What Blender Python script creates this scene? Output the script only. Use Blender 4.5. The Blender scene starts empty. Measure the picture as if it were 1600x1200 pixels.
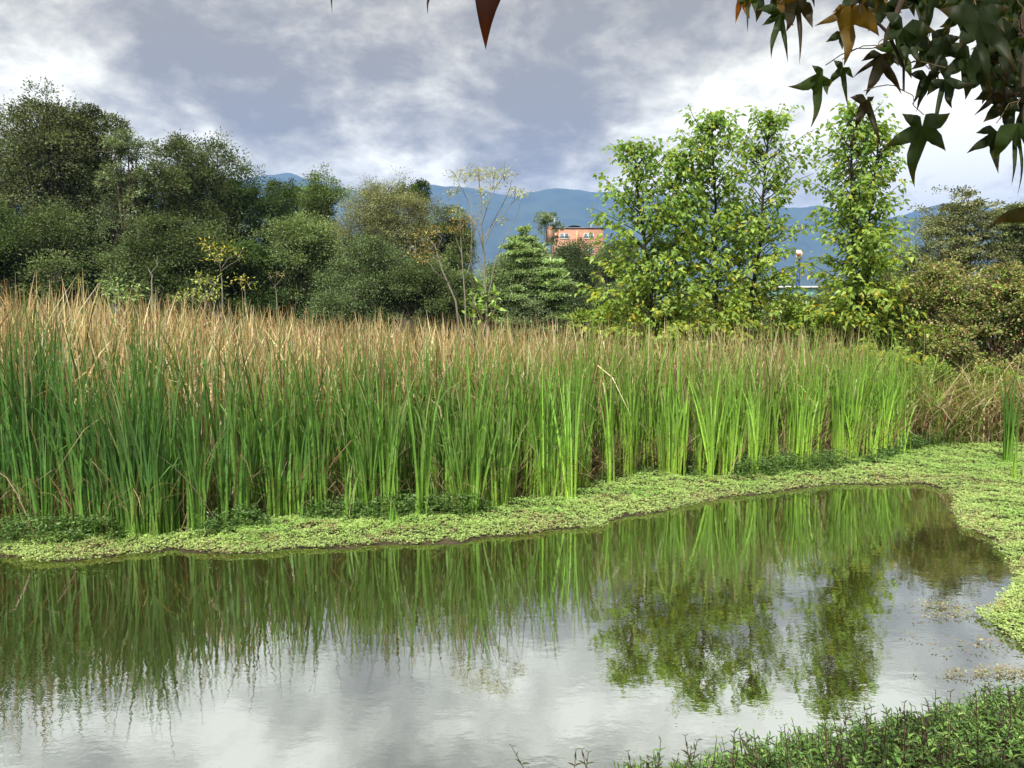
import bpy, math
import numpy as np
from mathutils import Vector

S = bpy.context.scene
COL = S.collection
PI = math.pi

# ------------------------------------------------------------------ camera
CAM_H = 2.66
PITCH = math.radians(5.71)
cam_d = bpy.data.cameras.new("camera")
cam = bpy.data.objects.new("camera", cam_d); COL.objects.link(cam)
cam.location = (0, 0, CAM_H)
cam.rotation_euler = (math.radians(90) - PITCH, 0, 0)
cam_d.sensor_width = 36.0
cam_d.lens = 27.0
cam_d.clip_start = 0.05
cam_d.clip_end = 30000
S.camera = cam

def ray(px, py):
    u = (px - 800.0) / 1200.0; v = (600.0 - py) / 1200.0
    return np.array([u, math.cos(PITCH) + v * math.sin(PITCH), -math.sin(PITCH) + v * math.cos(PITCH)])
def at(px, py, Y):
    d = ray(px, py); return np.array([0, 0, CAM_H]) + d * (Y / d[1])
def on_water(px, py, z=0.0):
    d = ray(px, py); return (np.array([0, 0, CAM_H]) + d * ((z - CAM_H) / d[2]))

# ------------------------------------------------------------------ world: cloudy sky
SUN_EL, SUN_AZ = math.radians(52), math.radians(205)     # azimuth clockwise from +Y
sun_vec = np.array([math.sin(SUN_AZ) * math.cos(SUN_EL), math.cos(SUN_AZ) * math.cos(SUN_EL), math.sin(SUN_EL)])
W = bpy.data.worlds.new("World"); S.world = W; W.use_nodes = True
nt = W.node_tree; N = nt.nodes; L = nt.links; N.clear()
def nn(t, **kw):
    n = N.new(t)
    for k, v in kw.items(): setattr(n, k, v)
    return n
def math_(op, a, b=None, c=None, clamp=False):
    n = nn('ShaderNodeMath', operation=op); n.use_clamp = clamp
    for i, x in enumerate((a, b, c)):
        if x is None: continue
        if isinstance(x, (int, float)): n.inputs[i].default_value = x
        else: L.new(x, n.inputs[i])
    return n.outputs[0]
out = nn('ShaderNodeOutputWorld')
sky = nn('ShaderNodeTexSky', sky_type='NISHITA'); sky.sun_disc = False
sky.sun_elevation = SUN_EL; sky.sun_rotation = SUN_AZ; sky.altitude = 2500
bg1 = nn('ShaderNodeBackground'); L.new(sky.outputs[0], bg1.inputs[0]); bg1.inputs[1].default_value = 0.10
tc = nn('ShaderNodeTexCoord'); sep = nn('ShaderNodeSeparateXYZ'); L.new(tc.outputs['Generated'], sep.inputs[0])
zz = math_('ADD', math_('MAXIMUM', sep.outputs[2], 0.0), 0.42)
cx = math_('DIVIDE', sep.outputs[0], zz); cy = math_('DIVIDE', sep.outputs[1], zz)
cmb = nn('ShaderNodeCombineXYZ'); L.new(cx, cmb.inputs[0]); L.new(cy, cmb.inputs[1]); cmb.inputs[2].default_value = 3.7
def cloud_noise(scale, detail, rough, dist):
    n = nn('ShaderNodeTexNoise'); L.new(cmb.outputs[0], n.inputs['Vector'])
    n.inputs['Scale'].default_value = scale; n.inputs['Detail'].default_value = detail
    n.inputs['Roughness'].default_value = rough; n.inputs['Distortion'].default_value = dist
    return n.outputs['Fac']
n1 = cloud_noise(2.1, 9, 0.55, 0.1); n2 = cloud_noise(5.0, 10, 0.58, 0.25)
n3 = cloud_noise(13.0, 8, 0.6, 0.1)
val = math_('ADD', math_('ADD', math_('MULTIPLY', n1, 1.0), math_('MULTIPLY', n2, 1.35)), math_('MULTIPLY', n3, 0.62))
val = math_('SUBTRACT', val, 0.985)
# broad bright and dark cloud masses, fixed in the sky by compass direction
masses = [(130,105,70,.22),(370,20,170,.10),(50,50,120,.08),(190,190,110,.16),(690,190,95,.15),(500,60,130,.08),
          (640,262,180,.10),(940,255,150,.17),(1190,110,150,.16),(1420,150,210,.24),(1180,230,160,.14),(1440,262,130,.20),
          (1560,285,130,.18),(860,165,130,-.13),(590,115,200,-.10),(270,110,130,-.07),(980,70,180,-.06),
          (1330,300,100,-.06),(520,250,120,-.05),(700,40,100,.05),(1200,20,130,-.10),(700,60,260,-.05)]
for (px, py, r, amp) in masses:
    d = ray(px, py); d = d / np.linalg.norm(d)
    vm = nn('ShaderNodeVectorMath', operation='DISTANCE'); L.new(tc.outputs['Generated'], vm.inputs[0]); vm.inputs[1].default_value = tuple(d)
    mr = nn('ShaderNodeMapRange', interpolation_type='SMOOTHSTEP'); L.new(vm.outputs['Value'], mr.inputs['Value'])
    mr.inputs['From Min'].default_value = r / 1200.0 * 1.35; mr.inputs['From Max'].default_value = 0
    mr.inputs['To Min'].default_value = 0; mr.inputs['To Max'].default_value = amp * (0.80 if amp > 0 else 1.2)
    val = math_('ADD', val, mr.outputs[0])
val = math_('ADD', math_('MULTIPLY', math_('SUBTRACT', val, 0.5), 1.15), 0.52)
hzr = nn('ShaderNodeMapRange', interpolation_type='SMOOTHSTEP'); L.new(sep.outputs[2], hzr.inputs['Value']); hzr.inputs['From Min'].default_value = 0.26; hzr.inputs['From Max'].default_value = 0.10; hzr.inputs['To Max'].default_value = 0.12
val = math_('ADD', val, hzr.outputs[0])
upr = nn('ShaderNodeMapRange', interpolation_type='SMOOTHSTEP'); L.new(sep.outputs[2], upr.inputs['Value']); upr.inputs['From Min'].default_value = 0.33; upr.inputs['From Max'].default_value = 0.48; upr.inputs['To Max'].default_value = 0.26
val = math_('ADD', val, upr.outputs[0])
ramp = nn('ShaderNodeValToRGB'); L.new(val, ramp.inputs[0])
cr = ramp.color_ramp
stops = [(0.22, (0.30,0.27,0.205)), (0.36, (0.40,0.365,0.285)), (0.50, (0.55,0.51,0.405)), (0.66, (0.79,0.75,0.60)), (0.90, (1.2,1.15,0.97))]
cr.elements[0].position = stops[0][0]; cr.elements[0].color = (*stops[0][1], 1)
cr.elements[1].position = stops[-1][0]; cr.elements[1].color = (*stops[-1][1], 1)
for p, c in stops[1:-1]:
    e = cr.elements.new(p); e.color = (*c, 1)
bg2 = nn('ShaderNodeBackground'); L.new(ramp.outputs[0], bg2.inputs[0]); bg2.inputs[1].default_value = 1.05
mask = nn('ShaderNodeMapRange'); L.new(n1, mask.inputs['Value'])
mask.inputs['From Min'].default_value = 0.30; mask.inputs['From Max'].default_value = 0.42
mask.inputs['To Min'].default_value = 0.96; mask.inputs['To Max'].default_value = 1.0
mix = nn('ShaderNodeMixShader'); L.new(mask.outputs[0], mix.inputs[0]); L.new(bg1.outputs[0], mix.inputs[1]); L.new(bg2.outputs[0], mix.inputs[2])
L.new(mix.outputs[0], out.inputs[0])
W.cycles.sampling_method = 'MANUAL'; W.cycles.sample_map_resolution = 512

# ------------------------------------------------------------------ sun
sd = bpy.data.lights.new("sun", 'SUN'); so = bpy.data.objects.new("sun", sd); COL.objects.link(so)
sd.energy = 5.0; sd.angle = math.radians(0.53); sd.color = (1.0, 0.95, 0.86)
so.rotation_euler = Vector(-sun_vec).to_track_quat('-Z', 'Y').to_euler()
so.location = (0, -5, 30)

S.view_settings.view_transform = 'Standard'; S.view_settings.look = 'None'
S.view_settings.exposure = 0.57; S.view_settings.gamma = 1.0; S.view_settings.use_curve_mapping = False
S.render.engine = 'CYCLES'
cy_ = S.cycles
cy_.max_bounces = 7; cy_.diffuse_bounces = 3; cy_.glossy_bounces = 3; cy_.transmission_bounces = 4
cy_.volume_bounces = 0; cy_.transparent_max_bounces = 6; cy_.use_adaptive_sampling = True
cy_.adaptive_threshold = 0.012; cy_.sample_clamp_indirect = 4.0; cy_.caustics_reflective = False; cy_.caustics_refractive = False

# ------------------------------------------------------------------ helpers
def tag(o, label=None, cat=None, group=None, kind=None):
    if label: o['label'] = label
    if cat: o['category'] = cat
    if group: o['group'] = group
    if kind: o['kind'] = kind
    return o
def empty(name, loc):
    o = bpy.data.objects.new(name, None); COL.objects.link(o); o.location = tuple(float(v) for v in loc); o.empty_display_size = 0.3
    return o

class MB:
    """collects quads/tris with a colour per vertex, builds ONE mesh object"""
    def __init__(s): s.v = []; s.q = []; s.t = []; s.c = []; s.n = 0
    def add(s, v, q=None, t=None, c=(0.5,0.5,0.5)):
        v = np.asarray(v, dtype=np.float32).reshape(-1, 3); c = np.asarray(c, dtype=np.float32)
        if c.ndim == 1: c = np.tile(c, (len(v), 1))
        s.v.append(v); s.c.append(c)
        if q is not None and len(q): s.q.append(np.asarray(q, dtype=np.int64) + s.n)
        if t is not None and len(t): s.t.append(np.asarray(t, dtype=np.int64) + s.n)
        s.n += len(v)
    def build(s, name, mat, parent=None, origin=None, smooth=False):
        v = np.concatenate(s.v); c = np.concatenate(s.c)
        if parent is not None: v = v - np.array(parent.location, dtype=np.float32)
        elif origin is not None: v = v - np.asarray(origin, dtype=np.float32)
        q = np.concatenate(s.q) if s.q else np.zeros((0, 4), np.int64)
        t = np.concatenate(s.t) if s.t else np.zeros((0, 3), np.int64)
        me = bpy.data.meshes.new(name)
        me.vertices.add(len(v)); me.vertices.foreach_set('co', v.ravel().astype(np.float32))
        nl = q.size + t.size
        me.loops.add(nl); me.loops.foreach_set('vertex_index', np.concatenate([q.ravel(), t.ravel()]).astype(np.int32))
        me.polygons.add(len(q) + len(t))
        ls = np.concatenate([np.arange(len(q)) * 4, q.size + np.arange(len(t)) * 3]).astype(np.int32)
        me.polygons.foreach_set('loop_start', ls)
        a = me.attributes.new('Col', 'FLOAT_COLOR', 'POINT')
        a.data.foreach_set('color', np.concatenate([c, np.ones((len(c), 1), np.float32)], 1).ravel().astype(np.float32))
        me.update(calc_edges=True)
        if smooth: me.polygons.foreach_set('use_smooth', np.ones(len(me.polygons), bool))
        me.materials.append(mat)
        o = bpy.data.objects.new(name, me); COL.objects.link(o)
        if parent is not None: o.parent = parent
        elif origin is not None: o.location = tuple(float(x) for x in origin)
        return o

def unit(a): return a / np.maximum(np.linalg.norm(a, axis=-1, keepdims=True), 1e-9)

def vnoise(x, y, seed=0):
    xi = np.floor(x).astype(np.int64); yi = np.floor(y).astype(np.int64); fx = x - xi; fy = y - yi
    fx = fx * fx * (3 - 2 * fx); fy = fy * fy * (3 - 2 * fy)
    def h(a, b):
        n = (a * 374761393 + b * 668265263 + seed * 1442695041) & 0x7fffffff
        n = ((n ^ (n >> 13)) * 1274126177) & 0x7fffffff
        return ((n ^ (n >> 16)) & 0xffff) / 65535.0
    return (h(xi, yi) * (1 - fx) + h(xi + 1, yi) * fx) * (1 - fy) + (h(xi, yi + 1) * (1 - fx) + h(xi + 1, yi + 1) * fx) * fy
def fbm(x, y, seed=0, oct=4):
    s = 0; a = 1; tot = 0
    for i in range(oct):
        s = s + a * vnoise(x * 2 ** i + 7.3 * i, y * 2 ** i - 3.1 * i, seed + i); tot += a; a *= 0.5
    return s / tot

def tube(mb, pts, radii, col, sides=6):
    pts = np.asarray(pts, float); n = len(pts); radii = np.broadcast_to(radii, (n,))
    tan = unit(np.gradient(pts, axis=0))
    ref = np.array([0.13, 0.97, 0.2]) if abs(tan[0][1]) < 0.9 else np.array([1.0, 0, 0.1])
    a = unit(np.cross(tan, ref)); b = np.cross(tan, a)
    th = np.arange(sides) / sides * 2 * PI
    v = pts[:, None] + radii[:, None, None] * (np.cos(th)[None, :, None] * a[:, None] + np.sin(th)[None, :, None] * b[:, None])
    i = np.arange(n - 1)[:, None] * sides; j = np.arange(sides)[None]; k = (j + 1) % sides
    q = np.stack([i + j, i + k, i + sides + k, i + sides + j], -1).reshape(-1, 4)
    mb.add(v.reshape(-1, 3), q=q, c=col)

def curve_pts(p0, p1, n=6, sag=0.0, wob=0.0, rng=None):
    t = np.linspace(0, 1, n)[:, None]; p = np.asarray(p0) * (1 - t) + np.asarray(p1) * t
    p[:, 2] += (sag * np.sin(t[:, 0] * PI))
    if rng is not None and wob: p[1:-1] += rng.normal(0, wob, (n - 2, 3))
    return p

def leaves(mb, C, D, Nn, Ln, Wd, col, fold=0.25, kind='kite', droop=0.0):
    """leaf blades. C base points, D direction, Nn normal, Ln length, Wd width; colour per leaf"""
    n = len(C)
    if n == 0: return
    D = unit(D); Sd = unit(np.cross(D, Nn)); Nn = np.cross(Sd, D)
    Ln = np.broadcast_to(Ln, (n,))[:, None]; Wd = np.broadcast_to(Wd, (n,))[:, None]
    tip = C + D * Ln - Nn * Ln * droop; mid = C + D * Ln * 0.42
    up = Nn * Wd * fold
    if kind == 'kite':
        V = np.stack([C, mid + Sd * Wd / 2 + up, tip, mid - Sd * Wd / 2 + up], 1)
        q = (np.arange(n) * 4)[:, None]
        t = np.concatenate([q + np.array([0, 1, 2]), q + np.array([0, 2, 3])])
        mb.add(V.reshape(-1, 3), t=t, c=np.repeat(col, 4, 0))
    else:  # broad pointed leaf, two folded quads
        m1 = C + D * Ln * 0.22; m2 = C + D * Ln * 0.62 - Nn * Ln * droop * 0.35
        V = np.stack([C, m1 + Sd * Wd * .5 + up, m2 + Sd * Wd * .36 + up * .8, tip, m2 - Sd * Wd * .36 + up * .8, m1 - Sd * Wd * .5 + up], 1)
        q = (np.arange(n) * 6)[:, None]
        qq = np.concatenate([q + np.array([0, 1, 2, 3]), q + np.array([0, 3, 4, 5])])
        mb.add(V.reshape(-1, 3), q=qq, c=np.repeat(col, 6, 0))

def blades(mb, B, H, az, lean, bend, W0, face, c0, c1, c2, k=5, droop=None, cm=0.45):
    """strap leaves of reeds: B base, H length, leaning to az; colours at base / middle / tip"""
    n = len(B); t = np.linspace(0, 1, k + 1)[None, :]
    H = np.broadcast_to(H, (n,))[:, None]; ln = np.broadcast_to(lean, (n,))[:, None]; bd = np.broadcast_to(bend, (n,))[:, None]
    dr = np.zeros((n, 1)) if droop is None else np.broadcast_to(droop, (n,))[:, None]
    off = H * (ln * t + bd * t ** 3 + dr * 0.6 * np.clip(t - .6, 0, 1))
    z = H * (t - 0.5 * bd * t ** 3 - dr * 2.4 * np.clip(t - .68, 0, 1) ** 1.3)
    z = np.maximum(z, 0.02)
    hx = np.cos(az)[:, None]; hy = np.sin(az)[:, None]
    P = np.stack([B[:, :1] + off * hx, B[:, 1:2] + off * hy, B[:, 2:3] + z], -1)
    w = np.broadcast_to(W0, (n,))[:, None] * np.maximum(np.minimum(1, 0.75 + t), 0) * (1 - np.clip((t - .45) / .55, 0, 1) ** 2.0 * 0.93)
    fa = face[:, None] + t * 0.9
    sx = np.cos(fa); sy = np.sin(fa)
    Sd = np.stack([sx, sy, np.zeros_like(sx)], -1) * w[..., None] * 0.5
    V = np.stack([P - Sd, P + Sd], 2)
    tt = t[0]
    def colt(a, b, c):
        u1 = np.clip(tt / cm, 0, 1)[None, :, None]; u2 = np.clip((tt - cm) / (1 - cm), 0, 1)[None, :, None]
        return (a[:, None] * (1 - u1) + b[:, None] * u1) * (1 - u2) + c[:, None] * u2
    Cc = np.repeat(colt(c0, c1, c2)[:, :, None], 2, 2)
    base = (np.arange(n) * (2 * (k + 1)))[:, None, None]; lv = (np.arange(k) * 2)[None, :, None]
    q = base + lv + np.array([0, 1, 3, 2])[None, None]
    mb.add(V.reshape(-1, 3), q=q.reshape(-1, 4), c=Cc.reshape(-1, 3))

# ------------------------------------------------------------------ materials
def new_mat(name):
    m = bpy.data.materials.new(name); m.use_nodes = True
    nt = m.node_tree; nt.nodes.clear(); o = nt.nodes.new('ShaderNodeOutputMaterial')
    return m, nt, o
def leaf_mat(name, transl=0.3, rough=0.5, tint=(1, 1, 1), spec=0.35, gain=1.0):
    m, nt, o = new_mat(name)
    at_ = nt.nodes.new('ShaderNodeAttribute'); at_.attribute_name = 'Col'
    noi = nt.nodes.new('ShaderNodeTexNoise'); noi.inputs['Scale'].default_value = 35; noi.inputs['Detail'].default_value = 2
    g = nt.nodes.new('ShaderNodeNewGeometry'); nt.links.new(g.outputs['Position'], noi.inputs['Vector'])
    mr = nt.nodes.new('ShaderNodeMapRange'); nt.links.new(noi.outputs['Fac'], mr.inputs['Value'])
    mr.inputs['From Min'].default_value = .3; mr.inputs['From Max'].default_value = .7; mr.inputs['To Min'].default_value = 0.78 * gain; mr.inputs['To Max'].default_value = 1.2 * gain
    mx = nt.nodes.new('ShaderNodeVectorMath'); mx.operation = 'SCALE'; nt.links.new(at_.outputs['Color'], mx.inputs[0]); nt.links.new(mr.outputs[0], mx.inputs['Scale'])
    p = nt.nodes.new('ShaderNodeBsdfPrincipled'); p.inputs['Roughness'].default_value = rough; p.inputs['Specular IOR Level'].default_value = spec
    nt.links.new(mx.outputs[0], p.inputs['Base Color'])
    if transl > 0:
        tr = nt.nodes.new('ShaderNodeBsdfTranslucent')
        tm = nt.nodes.new('ShaderNodeVectorMath'); tm.operation = 'MULTIPLY'; nt.links.new(mx.outputs[0], tm.inputs[0]); tm.inputs[1].default_value = (1.35, 1.25, 0.55)
        nt.links.new(tm.outputs[0], tr.inputs['Color'])
        ms = nt.nodes.new('ShaderNodeMixShader'); ms.inputs[0].default_value = transl
        nt.links.new(p.outputs[0], ms.inputs[1]); nt.links.new(tr.outputs[0], ms.inputs[2]); nt.links.new(ms.outputs[0], o.inputs[0])
    else: nt.links.new(p.outputs[0], o.inputs[0])
    return m
def solid_mat(name, c1, c2, scale=8, rough=0.8, bump=0.0, spec=0.3):
    m, nt, o = new_mat(name)
    g = nt.nodes.new('ShaderNodeNewGeometry')
    noi = nt.nodes.new('ShaderNodeTexNoise'); noi.inputs['Scale'].default_value = scale; noi.inputs['Detail'].default_value = 6
    nt.links.new(g.outputs['Position'], noi.inputs['Vector'])
    r = nt.nodes.new('ShaderNodeValToRGB'); nt.links.new(noi.outputs['Fac'], r.inputs[0])
    r.color_ramp.elements[0].position = .3; r.color_ramp.elements[0].color = (*c1, 1); r.color_ramp.elements[1].position = .7; r.color_ramp.elements[1].color = (*c2, 1)
    p = nt.nodes.new('ShaderNodeBsdfPrincipled'); p.inputs['Roughness'].default_value = rough; p.inputs['Specular IOR Level'].default_value = spec
    nt.links.new(r.outputs[0], p.inputs['Base Color'])
    if bump:
        b = nt.nodes.new('ShaderNodeBump'); b.inputs['Strength'].default_value = bump; b.inputs['Distance'].default_value = 0.02
        nt.links.new(noi.outputs['Fac'], b.inputs['Height']); nt.links.new(b.outputs[0], p.inputs['Normal'])
    nt.links.new(p.outputs[0], o.inputs[0]); return m

M_LEAF = leaf_mat('broad_leaf', 0.25, 0.6, spec=0.12)
M_SAP = leaf_mat('sapling_leaf', 0.50, 0.45)
M_REED = leaf_mat('reed_blade', 0.28, 0.45, spec=0.4)
M_MAT = leaf_mat('pond_weed', 0.25, 0.4)
M_MAPLE = leaf_mat('maple_leaf', 0.55, 0.5, spec=0.25)
M_BARK = leaf_mat('bark', 0.0, 0.85, spec=0.15)
M_GROUND = solid_mat('marsh_mud', (0.022, 0.017, 0.010), (0.065, 0.05, 0.028), 5, 0.9, 0.6)

# ------------------------------------------------------------------ pond outline (plan)
edge_px = [(-260,880),(-120,872),(0,872),(60,878),(130,877),(200,866),(270,862),(340,868),(410,866),(470,857),(540,860),(600,852),(660,853),(720,850),
           (760,842),(830,836),(870,828),(930,825),(960,812),(1020,804),(1070,791),(1130,779),(1200,772),(1240,766),(1300,758),(1370,759),(1440,757),
           (1480,766),(1492,784),(1482,800),(1500,815),(1520,832),(1552,846),(1560,862),(1590,880),(1584,905),(1570,930),(1548,950),(1540,968),(1565,990),(1610,1015),(1700,1030)]
far_edge = np.array([on_water(x, y)[:2] for x, y in edge_px])
near_edge = np.array([(4.5,5.35),(3.9,4.95),(3.1,4.6),(2.1,4.2),(1.1,3.85),(0,3.6),(-1.2,3.35),(-3,3.3),(-6,3.6),(-11,4.2),(-13,6.0)])
pond = np.concatenate([far_edge, near_edge])
def in_poly(x, y, poly):
    ins = np.zeros(x.shape, bool); n = len(poly)
    for i in range(n):
        x0, y0 = poly[i]; x1, y1 = poly[(i + 1) % n]
        c = ((y0 > y) != (y1 > y)) & (x < (x1 - x0) * (y - y0) / (y1 - y0 + 1e-12) + x0)
        ins ^= c
    return ins
def dist_poly(x, y, poly, closed=True):
    d = np.full(x.shape, 1e9); n = len(poly)
    for i in range(n if closed else n - 1):
        a = poly[i]; b = poly[(i + 1) % n]; ab = b - a
        t = np.clip(((x - a[0]) * ab[0] + (y - a[1]) * ab[1]) / (ab @ ab + 1e-12), 0, 1)
        d = np.minimum(d, np.hypot(x - a[0] - t * ab[0], y - a[1] - t * ab[1]))
    return d
def near_side(x, y): # how far inland of the near shoreline (towards the camera)
    return y < np.interp(x, near_edge[::-1][:, 0], near_edge[::-1][:, 1])
def ground_z(x, y):
    d = dist_poly(x, y, pond); ins = in_poly(x, y, pond)
    nb = near_side(x, y) & ~ins
    dn = dist_poly(x, y, near_edge, closed=False)
    z = np.where(ins, -np.clip(d * 0.5, 0, 0.45) - 0.02, np.clip(d * 0.12, 0, 0.035) + 0.005)
    zb = 1.03 * (1 - np.exp(-dn * 1.30)) + 0.02 + 0.05 * (fbm(x * 1.3, y * 1.3, 5) - .5)
    z = np.where(nb, zb, z)
    far = np.clip((np.hypot(x, y) - 24) / 30, 0, 1)
    return np.where(nb, z, z + far * 0.35 + far * 0.3 * (fbm(x * .1, y * .1, 9) - .5) * 2 * (~ins))
def axis_pts(lo, hi, step, out_n, far):
    a = np.arange(lo, hi + 1e-6, step); g = np.geomspace(1, 1 + far, out_n) - 1
    return np.concatenate([(lo - g[1:])[::-1], a, hi + g[1:]])
gx = axis_pts(-15, 15, 0.15, 30, 8000); gy = axis_pts(-4, 26, 0.15, 30, 8000)
X, Y = np.meshgrid(gx, gy); Z = ground_z(X, Y)
def grid_obj(name, X, Y, Z, mat, **kw):
    mb = MB(); r, c = X.shape; idx = np.arange(r * c).reshape(r, c)
    q = np.stack([idx[:-1, :-1], idx[:-1, 1:], idx[1:, 1:], idx[1:, :-1]], -1).reshape(-1, 4)
    mb.add(np.stack([X, Y, Z], -1).reshape(-1, 3), q=q); return mb.build(name, mat, smooth=True)
ground = grid_obj('ground', X, Y, Z, M_GROUND); tag(ground, kind='structure')

# ------------------------------------------------------------------ water
m, nt_, o_ = new_mat('pond_water')
g_ = nt_.nodes.new('ShaderNodeNewGeometry')
mp = nt_.nodes.new('ShaderNodeMapping'); mp.inputs['Scale'].default_value = (1.0, 1.6, 1.0); nt_.links.new(g_.outputs['Position'], mp.inputs['Vector'])
na = nt_.nodes.new('ShaderNodeTexNoise'); na.inputs['Scale'].default_value = 5.0; na.inputs['Detail'].default_value = 3; na.inputs['Roughness'].default_value = 0.6
nb_ = nt_.nodes.new('ShaderNodeTexNoise'); nb_.inputs['Scale'].default_value = 0.45; nb_.inputs['Detail'].default_value = 2
nt_.links.new(mp.outputs[0], na.inputs['Vector']); nt_.links.new(mp.outputs[0], nb_.inputs['Vector'])
pr = nt_.nodes.new('ShaderNodeMapRange'); nt_.links.new(nb_.outputs['Fac'], pr.inputs['Value'])
pr.inputs['From Min'].default_value = .35; pr.inputs['From Max'].default_value = .7; pr.inputs['To Min'].default_value = 0.35; pr.inputs['To Max'].default_value = 1.0
bm_ = nt_.nodes.new('ShaderNodeBump'); bm_.inputs['Distance'].default_value = 0.0013; nt_.links.new(na.outputs['Fac'], bm_.inputs['Height']); nt_.links.new(pr.outputs[0], bm_.inputs['Strength'])
df = nt_.nodes.new('ShaderNodeBsdfDiffuse'); df.inputs['Color'].default_value = (0.040, 0.036, 0.010, 1)
gl = nt_.nodes.new('ShaderNodeBsdfGlossy'); gl.inputs['Roughness'].default_value = 0.015; gl.inputs['Color'].default_value = (0.77, 0.83, 0.85, 1)
nt_.links.new(bm_.outputs[0], gl.inputs['Normal'])
lw = nt_.nodes.new('ShaderNodeFresnel'); lw.inputs['IOR'].default_value = 1.33; nt_.links.new(bm_.outputs[0], lw.inputs['Normal'])
fr = nt_.nodes.new('ShaderNodeMapRange'); nt_.links.new(lw.outputs[0], fr.inputs['Value'])
fr.inputs['From Min'].default_value = 0.02; fr.inputs['From Max'].default_value = 0.35; fr.inputs['To Min'].default_value = 0.62; fr.inputs['To Max'].default_value = 0.88
mxs = nt_.nodes.new('ShaderNodeMixShader'); nt_.links.new(fr.outputs[0], mxs.inputs[0]); nt_.links.new(df.outputs[0], mxs.inputs[1]); nt_.links.new(gl.outputs[0], mxs.inputs[2]); nt_.links.new(mxs.outputs[0], o_.inputs[0])
M_WATER = m
mb = MB(); wx = np.linspace(-16, 12, 57); wy = np.linspace(2.2, 16, 29); X, Y = np.meshgrid(wx, wy)
water = grid_obj('pond_water', X, Y, np.zeros_like(X), M_WATER); tag(water, kind='structure')

# ------------------------------------------------------------------ mountains
ridge_px = [(-900,330),(-500,300),(-200,300),(100,290),(300,300),(400,274),(425,270),(452,267),(480,277),(540,292),(600,303),(640,290),(668,286),(700,288),(740,291),(775,300),(806,306),(830,298),
            (868,291),(900,293),(925,299),(960,296),(1010,304),(1080,300),(1150,318),(1230,322),(1290,320),(1350,345),(1410,335),(1440,325),(1470,317),(1500,318),(1535,318),(1560,330),(1610,345),(1800,330),(2200,350)]
YR = 3400.0
rx = np.array([at(a, b, YR)[0] for a, b in ridge_px]); rz = np.array([at(a, b, YR)[2] for a, b in ridge_px])
mx_ = np.linspace(-5200, 5200, 420); my_ = np.concatenate([np.linspace(1500, YR, 90), np.linspace(YR + 60, 5200, 24)])
X, Y = np.meshgrid(mx_, my_)
Hr = np.interp(X, rx, rz)
prof = np.where(Y < YR, np.clip((Y - 1500) / (YR - 1500), 0, 1) ** 1.25, np.clip(1 - (Y - YR) / 1800, 0, 1))
rav = np.abs(fbm(X / 330 + 0.6 * fbm(X / 900, Y / 900, 3), Y / 900, 11, 5) - .5) * 2
Z = Hr * prof * (1 - 0.42 * (1 - rav) * np.clip((YR - Y) / 700, 0, 1) * (prof > 0.02)) + (fbm(X / 60, Y / 60, 21, 4) - .5) * 14 * prof - 6
M_MTN = solid_mat('forested_slope', (0.020, 0.040, 0.018), (0.055, 0.085, 0.035), 0.011, 0.95)
mt = grid_obj('mountains', X, Y, Z, M_MTN); tag(mt, kind='structure')

# ------------------------------------------------------------------ leafy crowns
def pal(rng, n, cols, jit=0.11):
    cols = np.asarray(cols, float); i = rng.integers(0, len(cols), n)
    return np.clip(cols[i] * (1 + rng.normal(0, jit, (n, 1))), 0.003, 1)

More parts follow.
